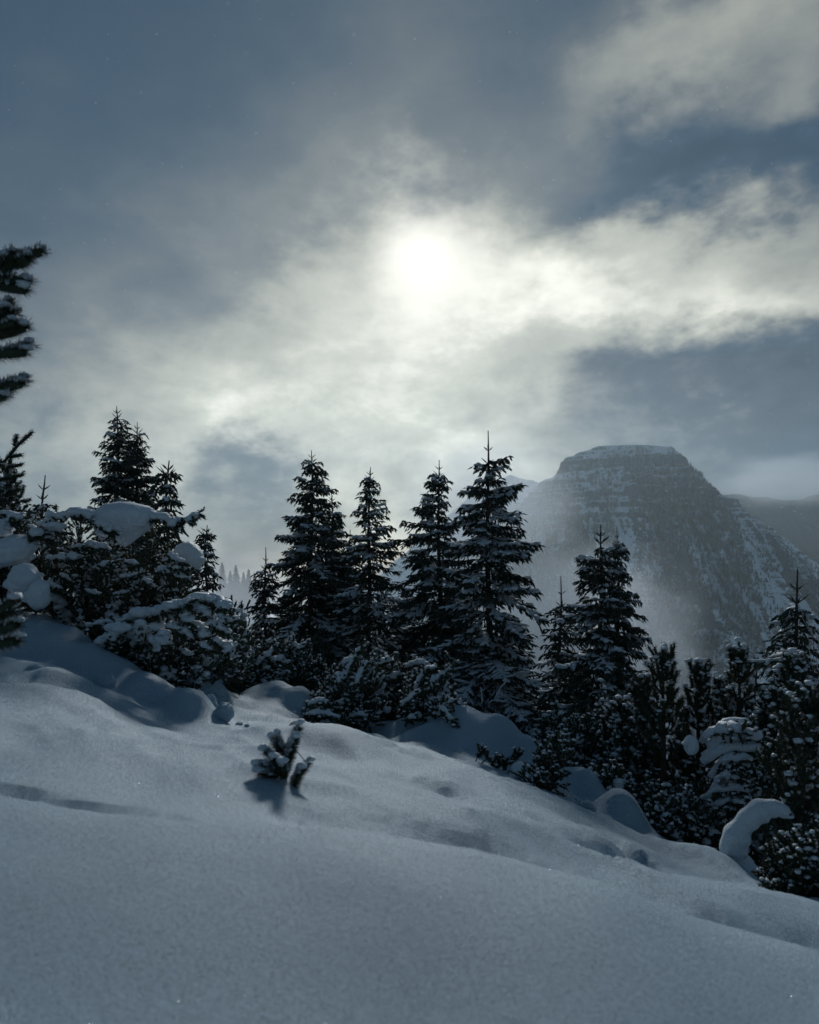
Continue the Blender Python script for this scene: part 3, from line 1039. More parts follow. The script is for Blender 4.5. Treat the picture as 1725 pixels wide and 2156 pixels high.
# ------------------------------------------------------------------ mountain pines
class PineGeo:
    def __init__(self, seed, nl=0.05, nw=0.0135, count=64):
        self.rng = np.random.default_rng(seed)
        self.A, self.B, self.FA, self.FB = [], [], [], []
        self.wood, self.cover = Geo(), Geo()
        self.nl, self.nw, self.count = nl, nw, count

    def shoot(self, a, d, ln, snow=0.0):
        d = d / (np.linalg.norm(d) + 1e-9)
        b = a + d * ln
        self.A.append(a)
        self.B.append(b)
        if self.rng.uniform() < snow:
            self.cap(a, b)
        return b

    def cap(self, a, b):
        """a little snow caught on the upper side and the end of a shoot"""
        rng, nl = self.rng, self.nl
        self.FA.append(a)
        self.FB.append(b)
        k = nl * rng.uniform(0.34, 0.55)
        self.cover.add(*lump(b + np.array([0, 0, nl * 0.42]) + rng.normal(0, nl * 0.1, 3), (k * rng.uniform(0.9, 1.4), k * rng.uniform(0.9, 1.4), k * rng.uniform(0.5, 0.8)), rng, 1, 0.2))

    def sheet(self, P, r, i0, i1, step=0.05):
        """snow lying along the top of a bough"""
        rng = self.rng
        seg = np.linalg.norm(np.diff(P[i0:i1 + 1], axis=0), axis=1).sum()
        for s in np.linspace(i0, i1 - 1e-3, max(3, int(seg / step))):
            i = int(s)
            c = P[i] + (P[i + 1] - P[i]) * (s - i)
            q = r * rng.uniform(0.6, 1.15)
            self.cover.add(*lump(c + (rng.normal(0, r * 0.55), rng.normal(0, r * 0.55), r * 0.55 + rng.normal(0, r * 0.15)), (q * rng.uniform(1, 1.5), q * rng.uniform(1, 1.5), q * rng.uniform(0.6, 0.9)), rng, 1, 0.16))

    def stem(self, P, r0, r1, sides=5):
        self.wood.add(*tube(P, np.linspace(r0, r1, len(P)), sides))

    def snow_on(self, P, r, sides=7):
        self.cover.add(*tube(P, r, sides))

    def build(self, root, needle_mat=None):
        self.wood.build('trunk', M_BARK, root)
        if self.A:
            A, B = np.array(self.A), np.array(self.B)
            g = Geo()
            g.add(*spindles(A, B, self.nl * (0.33 if self.nl < 0.07 else 0.24), 4, CORE))
            g.add(*needles(A, B, self.count, self.nl, self.nw, self.rng))
            g.build('crown', needle_mat or M_PINE, root)
        if self.FA:
            self.cover.add(*frost(np.array(self.FA), np.array(self.FB), 5, self.nl, self.nl * 0.25, self.rng))
        c = self.cover.build('snow', M_CAP, root, True)
        if c:
            c['kind'] = 'stuff'


def unit(v):
    v = np.asarray(v, float)
    return v / (np.linalg.norm(v) + 1e-9)


def branch_path(p0, out, Lb, rise, n=6, sag=0.0, rng=None):
    t = np.linspace(0, 1, n)
    P = p0 + np.outer(t ** 0.95, out) * Lb
    P[:, 2] += Lb * (rise * t ** 1.8 - sag * np.sin(math.pi * t))
    if rng is not None:
        P[1:] += rng.normal(0, 0.025 * Lb, (n - 1, 3))
    return P


def upright_pine(u, v, dist, half, label, seed, clear=0.3, snow=0.4, lean=(0, 0), group='young upright pines on the right', shoot=0.23, nl=0.078,
                 whorl=0.2, base_u=None, count=115, tip=0.3):
    g = PineGeo(seed, nl=nl, count=count, nw=0.008)
    rng = g.rng
    bu = u if base_u is None else base_u
    x = (bu - W0 / 2) / FOC * dist
    zb = gz(x, dist) - 0.06
    h = (HOR - v) / FOC * dist - zb
    rad = half * 0.62 / FOC * dist
    root = empty('pine_tree', (x, dist, zb), label, 'tree', group)
    dx = (u - bu) / FOC * dist
    zz = np.linspace(0, 1, 10)
    P = np.stack([dx * zz ** 1.3 + 0.03 * np.sin(7 * zz + seed), 0.04 * np.cos(5 * zz + seed), zz * (h - tip * 0.6)], 1)
    g.stem(P, 0.016 * h + 0.012, 0.012, 7)
    at = lambda f: np.array([np.interp(f, zz, P[:, k]) for k in range(3)])
    # leader
    top = at(1.0)
    g.shoot(top - (0, 0, tip * 0.4), np.array([0, 0, 1.0]), tip, 1.0)
    g.cover.add(*lump(top + (0, 0, tip * 0.62), (nl * 0.7, nl * 0.7, nl * 0.45), rng, 2))
    for k in range(4):
        a = 6.283 * k / 4 + rng.normal(0, 0.3)
        d = np.array([0.55 * math.cos(a), 0.55 * math.sin(a), 0.85])
        g.shoot(top - (0, 0, tip * 0.25), d, tip * rng.uniform(0.5, 0.8), snow)
    f = 1.0 - 0.6 * whorl / h
    while f > clear:
        nb = rng.integers(4, 7)
        a0 = rng.uniform(0, 6.28)
        reach = rad * min(1.0, 0.12 + 1.7 * (1 - f) ** 1.15) * (0.8 if f < clear + 0.12 else 1)
        for k in range(nb):
            a = a0 + 6.283 * k / nb + rng.normal(0, 0.25)
            Lb = reach * rng.uniform(0.6, 1.15) + 0.05
            out = np.array([math.cos(a), math.sin(a), 0.15])
            bp = branch_path(at(f), out, Lb, 0.55 + 0.3 * f, 6, 0.05, rng)
            g.stem(bp, 0.014, 0.007, 4)
            m = max(2, int(Lb / 0.11))
            for t in np.linspace(0.30, 0.95, m):
                i = min(int(t * 5), 4)
                p = bp[i] + (bp[i + 1] - bp[i]) * (t * 5 - i)
                tg = unit(bp[i + 1] - bp[i])
                d = tg * 0.75 + np.array([0, 0, 0.55]) + rng.normal(0, 0.42, 3)
                g.shoot(p, d, shoot * rng.uniform(0.5, 1.0), snow)
            g.shoot(bp[-2], bp[-1] - bp[-2] + np.array([0, 0, 0.4 * Lb]), shoot * rng.uniform(0.8, 1.2), snow)
        # needles still on the trunk between the whorls
        p = at(f)
        g.shoot(p - (0, 0, 0.05), np.array([0, 0, 1.0]), whorl * 1.0, 0)
        f -= whorl / h * rng.uniform(0.85, 1.2)
    # bare dead branchlets below
    ff = clear
    while ff > 0.08:
        a = rng.uniform(0, 6.28)
        bp = branch_path(at(ff), np.array([math.cos(a), math.sin(a), -0.05]), rad * rng.uniform(0.3, 0.9), rng.uniform(-0.1, 0.3), 6, 0.0, rng)
        g.stem(bp, 0.009, 0.004, 4)
        if rng.uniform() < 0.6:
            g.snow_on(bp + (0, 0, 0.012), 0.010, 5)
        ff -= 0.03 + 0.03 * rng.uniform()
    g.build(root)
    return root


def pine_bush(u, dist, h, rx, ry, label, seed, limbs=30, per=14, snow=0.5, pads=0.35, lean=(0.0, 0.0), group='low mountain pine bushes', nl=0.058, count=20,
              shoot=0.17, low=0.12, base_v=None, pad_size=1.0, name='pine_bush', up=0.45, upper=None):
    g = PineGeo(seed, nl=nl, count=count)
    rng = g.rng
    x = (u - W0 / 2) / FOC * dist
    zb = gz(x, dist) - 0.1
    if upper is not None:
        h = (HOR - upper) / FOC * dist - zb
    root = empty(name, (x, dist, zb), label, 'bush', group)
    for k in range(limbs):
        rho = math.sqrt(rng.uniform(0.0, 1.0))
        a = 2.39996 * k + rng.normal(0, 0.3)
        ex, ey = rx * rho * math.cos(a), ry * rho * math.sin(a)
        ez = h * (low + (1 - low) * math.sqrt(max(0.0, 1 - rho ** 2.2)) * rng.uniform(0.55, 1.0))
        e = np.array([ex + lean[0] * ez, ey + lean[1] * ez, ez])
        b = np.array([ex * 0.25, ey * 0.25, 0.0])
        c1 = b + (e - b) * 0.45 + np.array([ex * 0.3, ey * 0.3, -0.12 * ez])
        t = np.linspace(0, 1, 9)[:, None]
        P = (1 - t) ** 2 * b + 2 * t * (1 - t) * c1 + t * t * e + rng.normal(0, 0.018, (9, 3))
        g.stem(P, 0.032 * min(1, h / 1.5) + 0.006, 0.008, 4)
        for q in range(per):
            tt = 0.38 + 0.62 * rng.uniform() ** 0.75
            i = min(int(tt * 8), 7)
            p = P[i] + (P[i + 1] - P[i]) * (tt * 8 - i)
            tg = unit(P[i + 1] - P[i])
            d = tg * 0.6 + np.array([0, 0, up]) + rng.normal(0, 0.55, 3)
            side = unit(d)
            p2 = p + side * rng.uniform(0.0, 0.22) * min(1.0, h)
            if np.linalg.norm(p2 - p) > 0.1:
                g.stem([p, p2], 0.007, 0.005, 3)
            g.shoot(p2, d, shoot * rng.uniform(0.6, 1.15), snow)
        g.shoot(P[-1], P[-1] - P[-2] + np.array([0, 0, 0.05]), shoot * 1.2, min(1, snow * 1.4))
        if rng.uniform() < pads and ez > 0.2 * h:
            g.sheet(P, pad_size * rng.uniform(0.045, 0.095), rng.integers(4, 7), 8)
    g.build(root)
    return root


def smooth_path(P, n):
    """Catmull-Rom through P"""
    P = np.vstack([2 * P[0] - P[1], P, 2 * P[-1] - P[-2]])
    out = []
    for s in np.linspace(0, len(P) - 3 - 1e-6, n):
        i = int(s)
        f = s - i
        a, b, c, d = P[i:i + 4]
        out.append(0.5 * (2 * b + (c - a) * f + (2 * a - 5 * b + 4 * c - d) * f * f + (3 * b - a - 3 * c + d) * f ** 3))
    return np.array(out)


def bough(root, path, dist, r, seed):
    """one bough of a bush: wood, hanging needles and the snow lying along it"""
    g = PineGeo(seed, nl=0.05, count=30)
    rng = g.rng
    r = r / FOC * dist
    P = np.array([pt(u, v, dist + rng.normal(0, 0.08)) for u, v in path]) - np.array(root.location)
    ln = np.linalg.norm(np.diff(P, axis=0), axis=1).sum()
    n = max(5, int(ln / 0.05))
    P = smooth_path(P, n)
    back = P[0] + np.array([rng.normal(0, 0.1), 0.5, -0.25])
    g.stem(np.vstack([back, P]) - (0, 0, r * 0.5), 0.016, 0.007, 5)
    for i in range(n):
        tg = unit(P[min(i + 1, n - 1)] - P[max(i - 1, 0)])
        for _ in range(3):
            d = tg * 0.5 + rng.normal(0, 0.5, 3) + np.array([0, -0.25, -0.35])
            g.shoot(P[i] - (0, 0, r * 0.6), d, 0.13 * rng.uniform(0.6, 1.1), 0.12)
    g.shoot(P[-1] - (0, 0, r * 0.3), tg, 0.16, 0.6)
    k = np.linspace(0, 1, n)
    body = r * (0.35 + 0.5 * np.sin(0.25 + 2.6 * k)) * (1 + 0.25 * np.sin(k * ln * 37 + seed))
    g.cover.add(*tube(P + rng.normal(0, r * 0.12, P.shape), body, 8))
    for i in np.sort(rng.uniform(0, n - 1.001, int(n * 1.3))):
        j = int(i)
        c = P[j] + (P[j + 1] - P[j]) * (i - j)
        q = r * rng.uniform(0.35, 1.15) * (0.55 + 0.45 * math.sin(math.pi * min(1, 0.12 + 0.88 * i / n)))
        g.cover.add(*lump(c + (rng.normal(0, r * 0.35), rng.normal(0, r * 0.4), r * 0.15 + rng.normal(0, r * 0.2)), (q * rng.uniform(0.9, 1.7), q * rng.uniform(0.9, 1.4), q * rng.uniform(0.55, 0.95)), rng, 2, 0.2))
    b = g.wood.build('bough', M_BARK, root)
    q = Geo()
    A, B = np.array(g.A), np.array(g.B)
    q.add(*spindles(A, B, g.nl * 0.4, 4, CORE))
    q.add(*needles(A, B, g.count, g.nl, g.nw, rng))
    q.build('needles', M_PINE, b)
    g.cover.add(*frost(A[::4], B[::4], 6, g.nl, g.nl * 0.17, rng))
    g.cover.build('snow', M_CAP, b, True)['kind'] = 'stuff'
    return b


def pillow(root, u, v, dist, r, seed, name='snow_cap', **kw):
    """a thick cushion of snow lying on a bush"""
    rng = np.random.default_rng(seed)
    g = Geo()
    c = pt(u, v, dist) - np.array(root.location)
    r = np.asarray(r, float)
    g.add(*lump(c, r, rng, 4, kw.pop('rough', 0.12), **kw))
    for _ in range(6):
        a = rng.uniform(0, 6.28)
        q = r.mean() * rng.uniform(0.25, 0.5)
        g.add(*lump(c + r * np.array([math.cos(a) * 0.85, math.sin(a) * 0.6, rng.uniform(-0.35, 0.35)]), (q * rng.uniform(0.9, 1.6), q, q * rng.uniform(0.5, 0.9)), rng, 3, 0.15))
    return g.build(name, M_CAP, root, True)


# --- the big bush on the left and its neighbours
big = pine_bush(235, 12.4, 2, 1.75, 1.3, 'big dark pine bush with a wedge of snow on its crown at the left', 401, limbs=95, per=19, snow=0.22, pads=0.30, upper=1085, up=0.2,
                group='snow laden pine bushes on the left', low=0.05)
pillow(big, 266, 1108, 11.2, (0.42, 0.30, 0.36), 1, taper=0.8, rough=0.06)
pillow(big, 393, 1170, 11.8, (0.22, 0.24, 0.26), 2)
for k, (path, r) in enumerate((
        (((95, 1098), (134, 1084), (179, 1081), (207, 1100), (237, 1116)), 12), (((92, 1102), (134, 1116)), 13), (((64, 1114), (100, 1130)), 13),
        (((312, 1084), (345, 1090), (368, 1100)), 11), (((360, 1092), (390, 1094), (418, 1078)), 6), (((106, 1175), (140, 1170), (170, 1172)), 9),
        (((190, 1146), (210, 1148), (230, 1156)), 9), (((200, 1196), (237, 1183)), 8), (((302, 1217), (326, 1235)), 7), (((126, 1207), (150, 1221)), 6),
        (((100, 1226), (126, 1238)), 7), (((358, 1170), (384, 1182)), 8), (((368, 1194), (402, 1198)), 6), (((366, 1210), (402, 1215)), 7), (((336, 1195), (356, 1205)), 6),
        (((255, 1215), (290, 1208)), 5), (((180, 1240), (210, 1252)), 5), (((240, 1250), (280, 1244)), 5), (((150, 1150), (176, 1152)), 6), (((262, 1180), (290, 1186)), 6))):
    bough(big, path, 11.0 + 0.04 * (k % 5), r, 800 + k)
left = pine_bush(20, 11.6, 1.3, 0.75, 0.8, 'pine bush weighed down by thick snow slabs at the left edge', 402, limbs=36, per=15, snow=0.3, pads=0.3, up=0.2, upper=1110,
                 group='snow laden pine bushes on the left')
pillow(left, 22, 1160, 10.6, (0.36, 0.34, 0.25), 7, rough=0.14, tilt=0.2)
pillow(left, 52, 1225, 10.4, (0.26, 0.26, 0.25), 8, rough=0.14)
pillow(left, 80, 1254, 10.2, (0.18, 0.2, 0.25), 9, rough=0.12)
pillow(left, 4, 1110, 10.8, (0.22, 0.22, 0.14), 10)
for k, (path, r) in enumerate((((( 0, 1078), (28, 1085), (50, 1100)), 8), (((20, 1095), (44, 1090)), 9), (((60, 1120), (90, 1122)), 8))):
    bough(left, path, 10.7, r, 830 + k)
low = pine_bush(375, 11.2, 1.1, 1.15, 0.85, 'drooping pine bush buried under rounded snow in front of the big bush', 403, limbs=60, per=15, snow=0.4, pads=0.35, upper=1275, up=0.1,
                group='snow laden pine bushes on the left', low=0.08, pad_size=1.05)
for k, (path, r) in enumerate((
        (((207, 1366), (240, 1334), (279, 1301), (316, 1291), (360, 1276), (399, 1264)), 14), (((395, 1266), (430, 1258), (470, 1272)), 14), (((452, 1264), (486, 1278)), 12),
        (((274, 1306), (276, 1332), (284, 1360)), 12), (((298, 1312), (294, 1352)), 12), (((316, 1340), (326, 1360), (336, 1380)), 12), (((363, 1310), (385, 1324), (404, 1342)), 13),
        (((397, 1310), (420, 1322), (440, 1338)), 13), (((360, 1280), (380, 1292), (398, 1306)), 12), (((405, 1275), (430, 1285), (450, 1298)), 12), (((452, 1345), (466, 1358), (478, 1374)), 11),
        (((306, 1366), (312, 1398)), 8), (((240, 1338), (243, 1358)), 10), (((440, 1308), (462, 1318), (486, 1330)), 10), (((330, 1300), (340, 1330)), 12), (((345, 1330), (356, 1356)), 11),
        (((180, 1318), (220, 1310), (262, 1306)), 7), (((420, 1352), (446, 1366)), 9), (((460, 1300), (492, 1304)), 10), (((380, 1362), (400, 1380)), 8))):
    bough(low, path, 10.15 + 0.05 * (k % 4), r, 850 + k)
pine_bush(492, 12.6, 1.0, 0.45, 0.5, 'small snowy pine bush between the drooping bush and the slim spruce', 404, limbs=24, per=13, snow=0.4, pads=0.5, up=0.2, upper=1262,
          group='snow laden pine bushes on the left')
pine_bush(100, 14.5, 1.0, 0.75, 0.6, 'low pine bush peeping over the top of the big bush beside the left edge pine', 405, limbs=34, per=14, snow=0.4, pads=0.3, up=0.25, upper=1066,
          group='snow laden pine bushes on the left')

# --- bushes in front of the spruces
MIDS = [
    (588, 13.6, 0.85, 0.5, 1352, 411, 'snow dusted pine bush left of the middle, at the foot of the dense spruce', {}),
    (640, 14.2, 0.5, 0.4, 1400, 412, 'low snowy pine bush in the dip behind the rounded drifts', {}),
    (725, 12.0, 0.62, 0.55, 1378, 413, 'tall leaning pine bush in the middle with snow up its right side', dict(lean=(0.22, 0))),
    (820, 13.4, 0.75, 0.5, 1388, 414, 'pine bush with snow lined arms in front of the open spruce', dict(lean=(0.15, 0))),
    (893, 11.8, 0.42, 0.4, 1418, 415, 'pine bush with a white upright tip beside the big snow mound', dict(lean=(0.12, 0))),
    (672, 11.6, 0.4, 0.35, 1492, 416, 'low dark pine bush pressed into the snow below the leaning bush', {}),
    (940, 11.0, 0.2, 0.2, 1490, 417, 'small dark pine clump against the left end of the snow mound', {}),
    (540, 13.2, 0.55, 0.4, 1410, 418, 'spreading low pine boughs over the snow near the tumbled snow balls', {}),
    (1195, 11.4, 0.6, 0.5, 1490, 419, 'pine bush under the skirt of the tallest spruce behind the snow mound', {}),
    (1265, 11.6, 0.55, 0.45, 1470, 420, 'dark pine bush at the foot of the broad spruce', {}),
    (1320, 11.0, 0.55, 0.45, 1500, 421, 'dark pine bush left of the upright pines', {}),
]
MID_ROOT = {}
for u, dist, rx, ry_, upper, seed, label, kw in MIDS:
    MID_ROOT[seed] = pine_bush(u, dist, 1.0, rx, ry_, label, seed, limbs=int(20 + rx * 44), per=14, snow=0.5, pads=0.45, upper=upper, group='pine bushes in front of the spruces', pad_size=0.8, **kw)

MID_BOUGHS = {411: [((80, 200), (160, 110), (250, 30)), ((200, 110), (260, 100), (300, 130)), ((150, 160), (210, 150)), ((250, 190), (300, 170))],
              412: [((270, 200), (350, 190), (440, 210)), ((300, 100), (360, 50), (410, 10)), ((330, 150), (400, 120))],
              413: [((520, 270), (580, 180), (660, 50)), ((600, 290), (640, 210), (690, 120)), ((620, 90), (560, 140)), ((540, 330), (600, 310)), ((590, 400), (650, 380), (700, 390)), ((560, 220), (610, 150))],
              414: [((660, 350), (720, 290), (760, 290)), ((720, 330), (780, 260), (830, 110)), ((800, 210), (860, 170)), ((870, 150), (950, 120), (1000, 135)), ((690, 190), (740, 180)), ((760, 130), (800, 100))],
              415: [((930, 260), (990, 160), (1040, 150)), ((1000, 260), (1060, 190), (1110, 150)), ((870, 350), (900, 310), (960, 260)), ((1010, 220), (1080, 170)), ((900, 400), (960, 390))],
              416: [((400, 340), (460, 310), (500, 330)), ((390, 390), (450, 370), (560, 400)), ((470, 430), (540, 420))],
              417: [((1060, 330), (1090, 370), (1130, 420))]}
for seed, paths in MID_BOUGHS.items():
    for k, path in enumerate(paths):
        bough(MID_ROOT[seed], [(481.9 + px * 0.419, 1342.4 + py * 0.419) for px, py in path], MID_ROOT[seed].location.y - 0.45 - 0.03 * k, 6.5, 900 + seed + k)

# --- pine at the left edge, in front
edge = pine_bush(-15, 13.0, 1.0, 0.72, 0.7, 'tall snowy pine with an outstretched top bough at the left edge', 431, limbs=60, per=18, snow=0.4, pads=0.25, upper=960, up=0.3, group=None, name='pine_tree',
                 lean=(0.0, 0.0), pad_size=0.7, nl=0.072, count=60, shoot=0.2)
edge['category'] = 'tree'
g = PineGeo(432, nl=0.05, count=110)
tipv = [pt(-20, 1005, 13.0), pt(15, 965, 12.85), pt(40, 935, 12.85), pt(66, 912, 12.85)]
g.stem(np.array(tipv) - np.array(edge.location), 0.02, 0.008)
for a, b in zip(tipv[:-1], tipv[1:]):
    a, b = a - np.array(edge.location), b - np.array(edge.location)
    g.shoot(a, b - a, np.linalg.norm(b - a) * 1.1, 0.7)
for a, b in ((pt(20, 962, 12.85), pt(46, 958, 12.75)), (pt(30, 940, 12.85), pt(36, 918, 12.85)), (pt(10, 985, 12.85), pt(48, 978, 12.75)), (pt(0, 1010, 12.85), pt(50, 1000, 12.75)), (pt(0, 1040, 12.85), pt(44, 1030, 12.75))):
    a, b = a - np.array(edge.location), b - np.array(edge.location)
    g.shoot(a, b - a, np.linalg.norm(b - a), 0.8)
wood_o = g.wood.build('branch', M_BARK, edge)
gg = Geo()
gg.add(*spindles(np.array(g.A), np.array(g.B), 0.034, 4, CORE))
gg.add(*needles(np.array(g.A), np.array(g.B), 190, 0.10, 0.009, g.rng))
g.cover.add(*frost(np.array(g.A), np.array(g.B), 14, 0.075, 0.010, g.rng))
gg.build('needles', M_PINE, wood_o)
g.cover.build('snow', M_CAP, wood_o, True)['kind'] = 'stuff'

# --- near pine whose boughs reach in from the left
nx = pt(-430, 0, 4.6)
near = empty('pine_tree', (nx[0], 4.6, gz(nx[0], 4.6) - 0.05), 'near pine outside the left edge whose needled boughs reach into the sky', 'tree')
nl0 = np.array(near.location)
zt = pt(0, 470, 4.6)[2] - nl0[2]
t = Geo()
zz = np.linspace(0, 1, 12)
t.add(*tube(np.stack([0.04 * np.sin(zz * 5), 0.04 * np.cos(zz * 4), zz * zt], 1), 0.07 * (1 - 0.75 * zz), 9))
t.build('trunk', M_BARK, near)
BOUGHS = [  # tip, and side shoots (from, to)
    ((86, 530), (((10, 580), (28, 535)), ((30, 560), (60, 545)), ((0, 590), (60, 592)), ((-20, 600), (55, 612)), ((-30, 575), (10, 545)))),
    ((20, 640), (((-40, 660), (12, 655)),)),
    ((52, 690), (((-20, 700), (30, 680)),)),
    ((62, 728), (((-20, 745), (55, 742)),)),
    ((50, 800), (((-20, 820), (45, 808)),)),
    ((14, 826), (((-50, 840), (10, 836)),)),
    ((32, 662), ()),
    ((22, 1290), (((-30, 1310), (30, 1262)), ((-20, 1330), (38, 1315)), ((-30, 1360), (36, 1350)))),
]
for k, ((tu, tv), subs) in enumerate(BOUGHS):
    g = PineGeo(440 + k, nl=0.07, count=200, nw=0.0042)
    dd = 4.4 if tv < 1200 else 4.0
    tip = pt(tu, tv, dd) - nl0
    b0 = np.array([0.0, 0.0, min(tip[2] - 0.12, zt - 0.1)])
    tt = np.linspace(0, 1, 9)[:, None]
    mid = (b0 + tip) / 2 + np.array([0, 0, -0.16])
    P = (1 - tt) ** 2 * b0 + 2 * tt * (1 - tt) * mid + tt * tt * tip
    g.stem(P, 0.022, 0.009, 6)
    for i in range(4, 8):
        g.shoot(P[i], P[i + 1] - P[i], np.linalg.norm(P[i + 1] - P[i]) * 1.05, 0.9)
    for (a, b) in subs:
        a, b = pt(*a, dd + 0.03 * (k % 3)) - nl0, pt(*b, dd - 0.05) - nl0
        g.stem([P[5], (P[5] + a) / 2, a], 0.01, 0.008, 5)
        g.shoot(a, b - a, np.linalg.norm(b - a), 0.9)
    br = g.wood.build('branch', M_BARK, near)
    A, B = np.array(g.A), np.array(g.B)
    q = Geo()
    q.add(*spindles(A, B, 0.034, 5, CORE))
    q.add(*needles(A, B, 420, 0.085, 0.0040, g.rng, 0.8))
    g.cover.add(*frost(A, B, 40, 0.075, 0.006, g.rng))
    q.build('needles', M_PINE, br)
    g.cover.build('snow', M_CAP, br, True)['kind'] = 'stuff'

# --- pines on the right
RIGHT = [
    (1400, 1360, 10.0, 82, 451, dict(base_u=1392, clear=0.42, snow=0.23), 'slender pine with a bare lower trunk standing out before the fog'),
    (1472, 1392, 10.6, 70, 452, dict(clear=0.35, snow=0.47), 'pine with open finger like arms right of the slender one'),
    (1520, 1428, 10.8, 62, 453, dict(clear=0.3, snow=0.59), 'stubby round topped pine in the low gap between the taller ones'),
    (1556, 1348, 10.2, 58, 454, dict(clear=0.45, snow=0.53, tip=0.42, whorl=0.26), 'candle topped pine rising alone before the mountain foot'),
    (1352, 1425, 10.6, 66, 455, dict(clear=0.3, snow=0.42), 'short pine leaning close to the left of the slender pine'),
    (1672, 1370, 9.2, 100, 456, dict(clear=0.25, snow=0.70, tip=0.4), 'thick frosted pine in front of the loose spruce at the right'),
    (1706, 1440, 7.4, 120, 457, dict(base_u=1668, clear=0.35, snow=0.47, tip=0.35), 'dark pine with a leaning trunk at the right edge'),
    (1595, 1500, 10.0, 90, 458, dict(clear=0.2, snow=0.70), 'bushy frosted pine below the candle topped one'),
    (1625, 1450, 9.6, 85, 459, dict(clear=0.2, snow=0.76), 'frosted pine filling the space left of the thick one'),
    (1300, 1470, 11.2, 66, 460, dict(clear=0.15, snow=0.47), 'dark pine against the right foot of the broad spruce'),
    (1438, 1560, 10.3, 75, 461, dict(clear=0.15, snow=0.53), 'low pine in the shade between the slender pine and the snow laden bough'),
]
for u, v, dist, half, seed, kw, label in RIGHT:
    upright_pine(u, v, dist, half, label, seed, **kw)
pine_bush(1290, 9.8, 0.5, 0.3, 0.3, 'dark pine tuft beside the hollow in the drifts', 471, limbs=16, per=10, snow=0.35, pads=0.1, upper=1625, group='pine bushes on the right')
pine_bush(1600, 9.0, 0.8, 0.7, 0.5, 'tangled dark pine bush behind the arch of snow', 472, limbs=44, per=14, snow=0.5, pads=0.2, upper=1610, group='pine bushes on the right')
pine_bush(1450, 9.2, 0.8, 0.6, 0.5, 'tangled pine bush with bare twigs at the foot of the slender pine', 473, limbs=34, per=10, snow=0.5, pads=0.3, upper=1620, group='pine bushes on the right')
corner = pine_bush(1725, 5.6, 0.6, 0.42, 0.4, 'snow crusted pine bush in the lower right corner', 474, limbs=46, per=14, snow=0.6, pads=0.6, upper=1775, group='pine bushes on the right', pad_size=0.42,
                   nl=0.04, shoot=0.13, count=80)
pine_bush(1370, 9.5, 0.7, 0.35, 0.35, 'low shaded pine bush in front of the slender pine trunk', 475, limbs=20, per=10, snow=0.5, pads=0.3, upper=1660, group='pine bushes on the right')

# --- snow laden bough between the pines on the right
g = PineGeo(480, nl=0.05, count=60)
bx = pt(1500, 0, 9.0)
bough = empty('pine_bush', (bx[0], 9.0, gz(bx[0], 9.0) - 0.05), 'pine with fan shaped boughs under thick snow in the middle of the right thicket', 'bush', 'pine bushes on the right')
bl = np.array(bough.location)
rng = g.rng
for (v0, l, snowr) in ((1530, 90, 0.075), (1550, 110, 0.09), (1575, 105, 0.08), (1600, 85, 0.06), (1640, 80, 0.055), (1655, 95, 0.05), (1680, 85, 0.045)):
    for s in range(2):
        a = pt(1490 + rng.uniform(-12, 12), v0 + 25 + 8 * s, 9.0) - bl
        e = pt(1500 + l * rng.uniform(0.7, 1.0), v0 + rng.uniform(-6, 18), 8.8 - 0.3 * s) - bl
        tt = np.linspace(0, 1, 9)[:, None]
        P = a + (e - a) * tt + np.outer(0.10 * np.sin(tt[:, 0] * math.pi), (0, 0, 1)) + rng.normal(0, 0.012, (9, 3))
        g.stem(P, 0.014, 0.008)
        g.snow_on(P + (0, 0, snowr * 0.5), snowr * (0.45 + 0.55 * np.sin(0.4 + 2.4 * tt[:, 0])) * rng.uniform(0.8, 1.15, 9), 8)
        for i in range(2, 9):
            for _ in range(2):
                g.shoot(P[i], P[i] - P[i - 1] + rng.normal(0, 0.06, 3), 0.16, 0.7)
stem0 = pt(1495, 1505, 9.0) - bl
g.stem([(0, 0, 0), (0.03, 0, stem0[2] * 0.5), (-0.03, 0, stem0[2])], 0.04, 0.012, 7)
g.build(bough)
pillow(bough, 1455, 1565, 8.9, (0.085, 0.09, 0.12), 21)

# --- arch of snow over a bent bough
ax0 = pt(1560, 1830, 7.4)
arch = empty('bent_bough', (ax0[0], ax0[1], gz(ax0[0], ax0[1]) - 0.05), 'bent bough carrying a thick smooth arch of snow at the lower right', 'branch')
al = np.array(arch.location)
ap = [(1556, 1850), (1546, 1815), (1545, 1785), (1556, 1752), (1580, 1722), (1610, 1704), (1640, 1704), (1662, 1716)]
ar = [44, 34, 27, 24, 23, 21, 18, 8]
P = np.array([pt(a, b, 7.4 - 0.04 * k) for k, (a, b) in enumerate(ap)]) - al
tt = np.linspace(0, 1, 40)
kk = np.linspace(0, 1, len(ap))


def smooth_path(P, n):
    """Catmull-Rom through P"""
    P = np.vstack([2 * P[0] - P[1], P, 2 * P[-1] - P[-2]])
    out = []
    seg = len(P) - 3
    for s in np.linspace(0, seg - 1e-6, n):
        i = int(s)
        f = s - i
        a, b, c, d = P[i:i + 4]
        out.append(0.5 * (2 * b + (c - a) * f + (2 * a - 5 * b + 4 * c - d) * f * f + (3 * b - a - 3 * c + d) * f ** 3))
    return np.array(out)


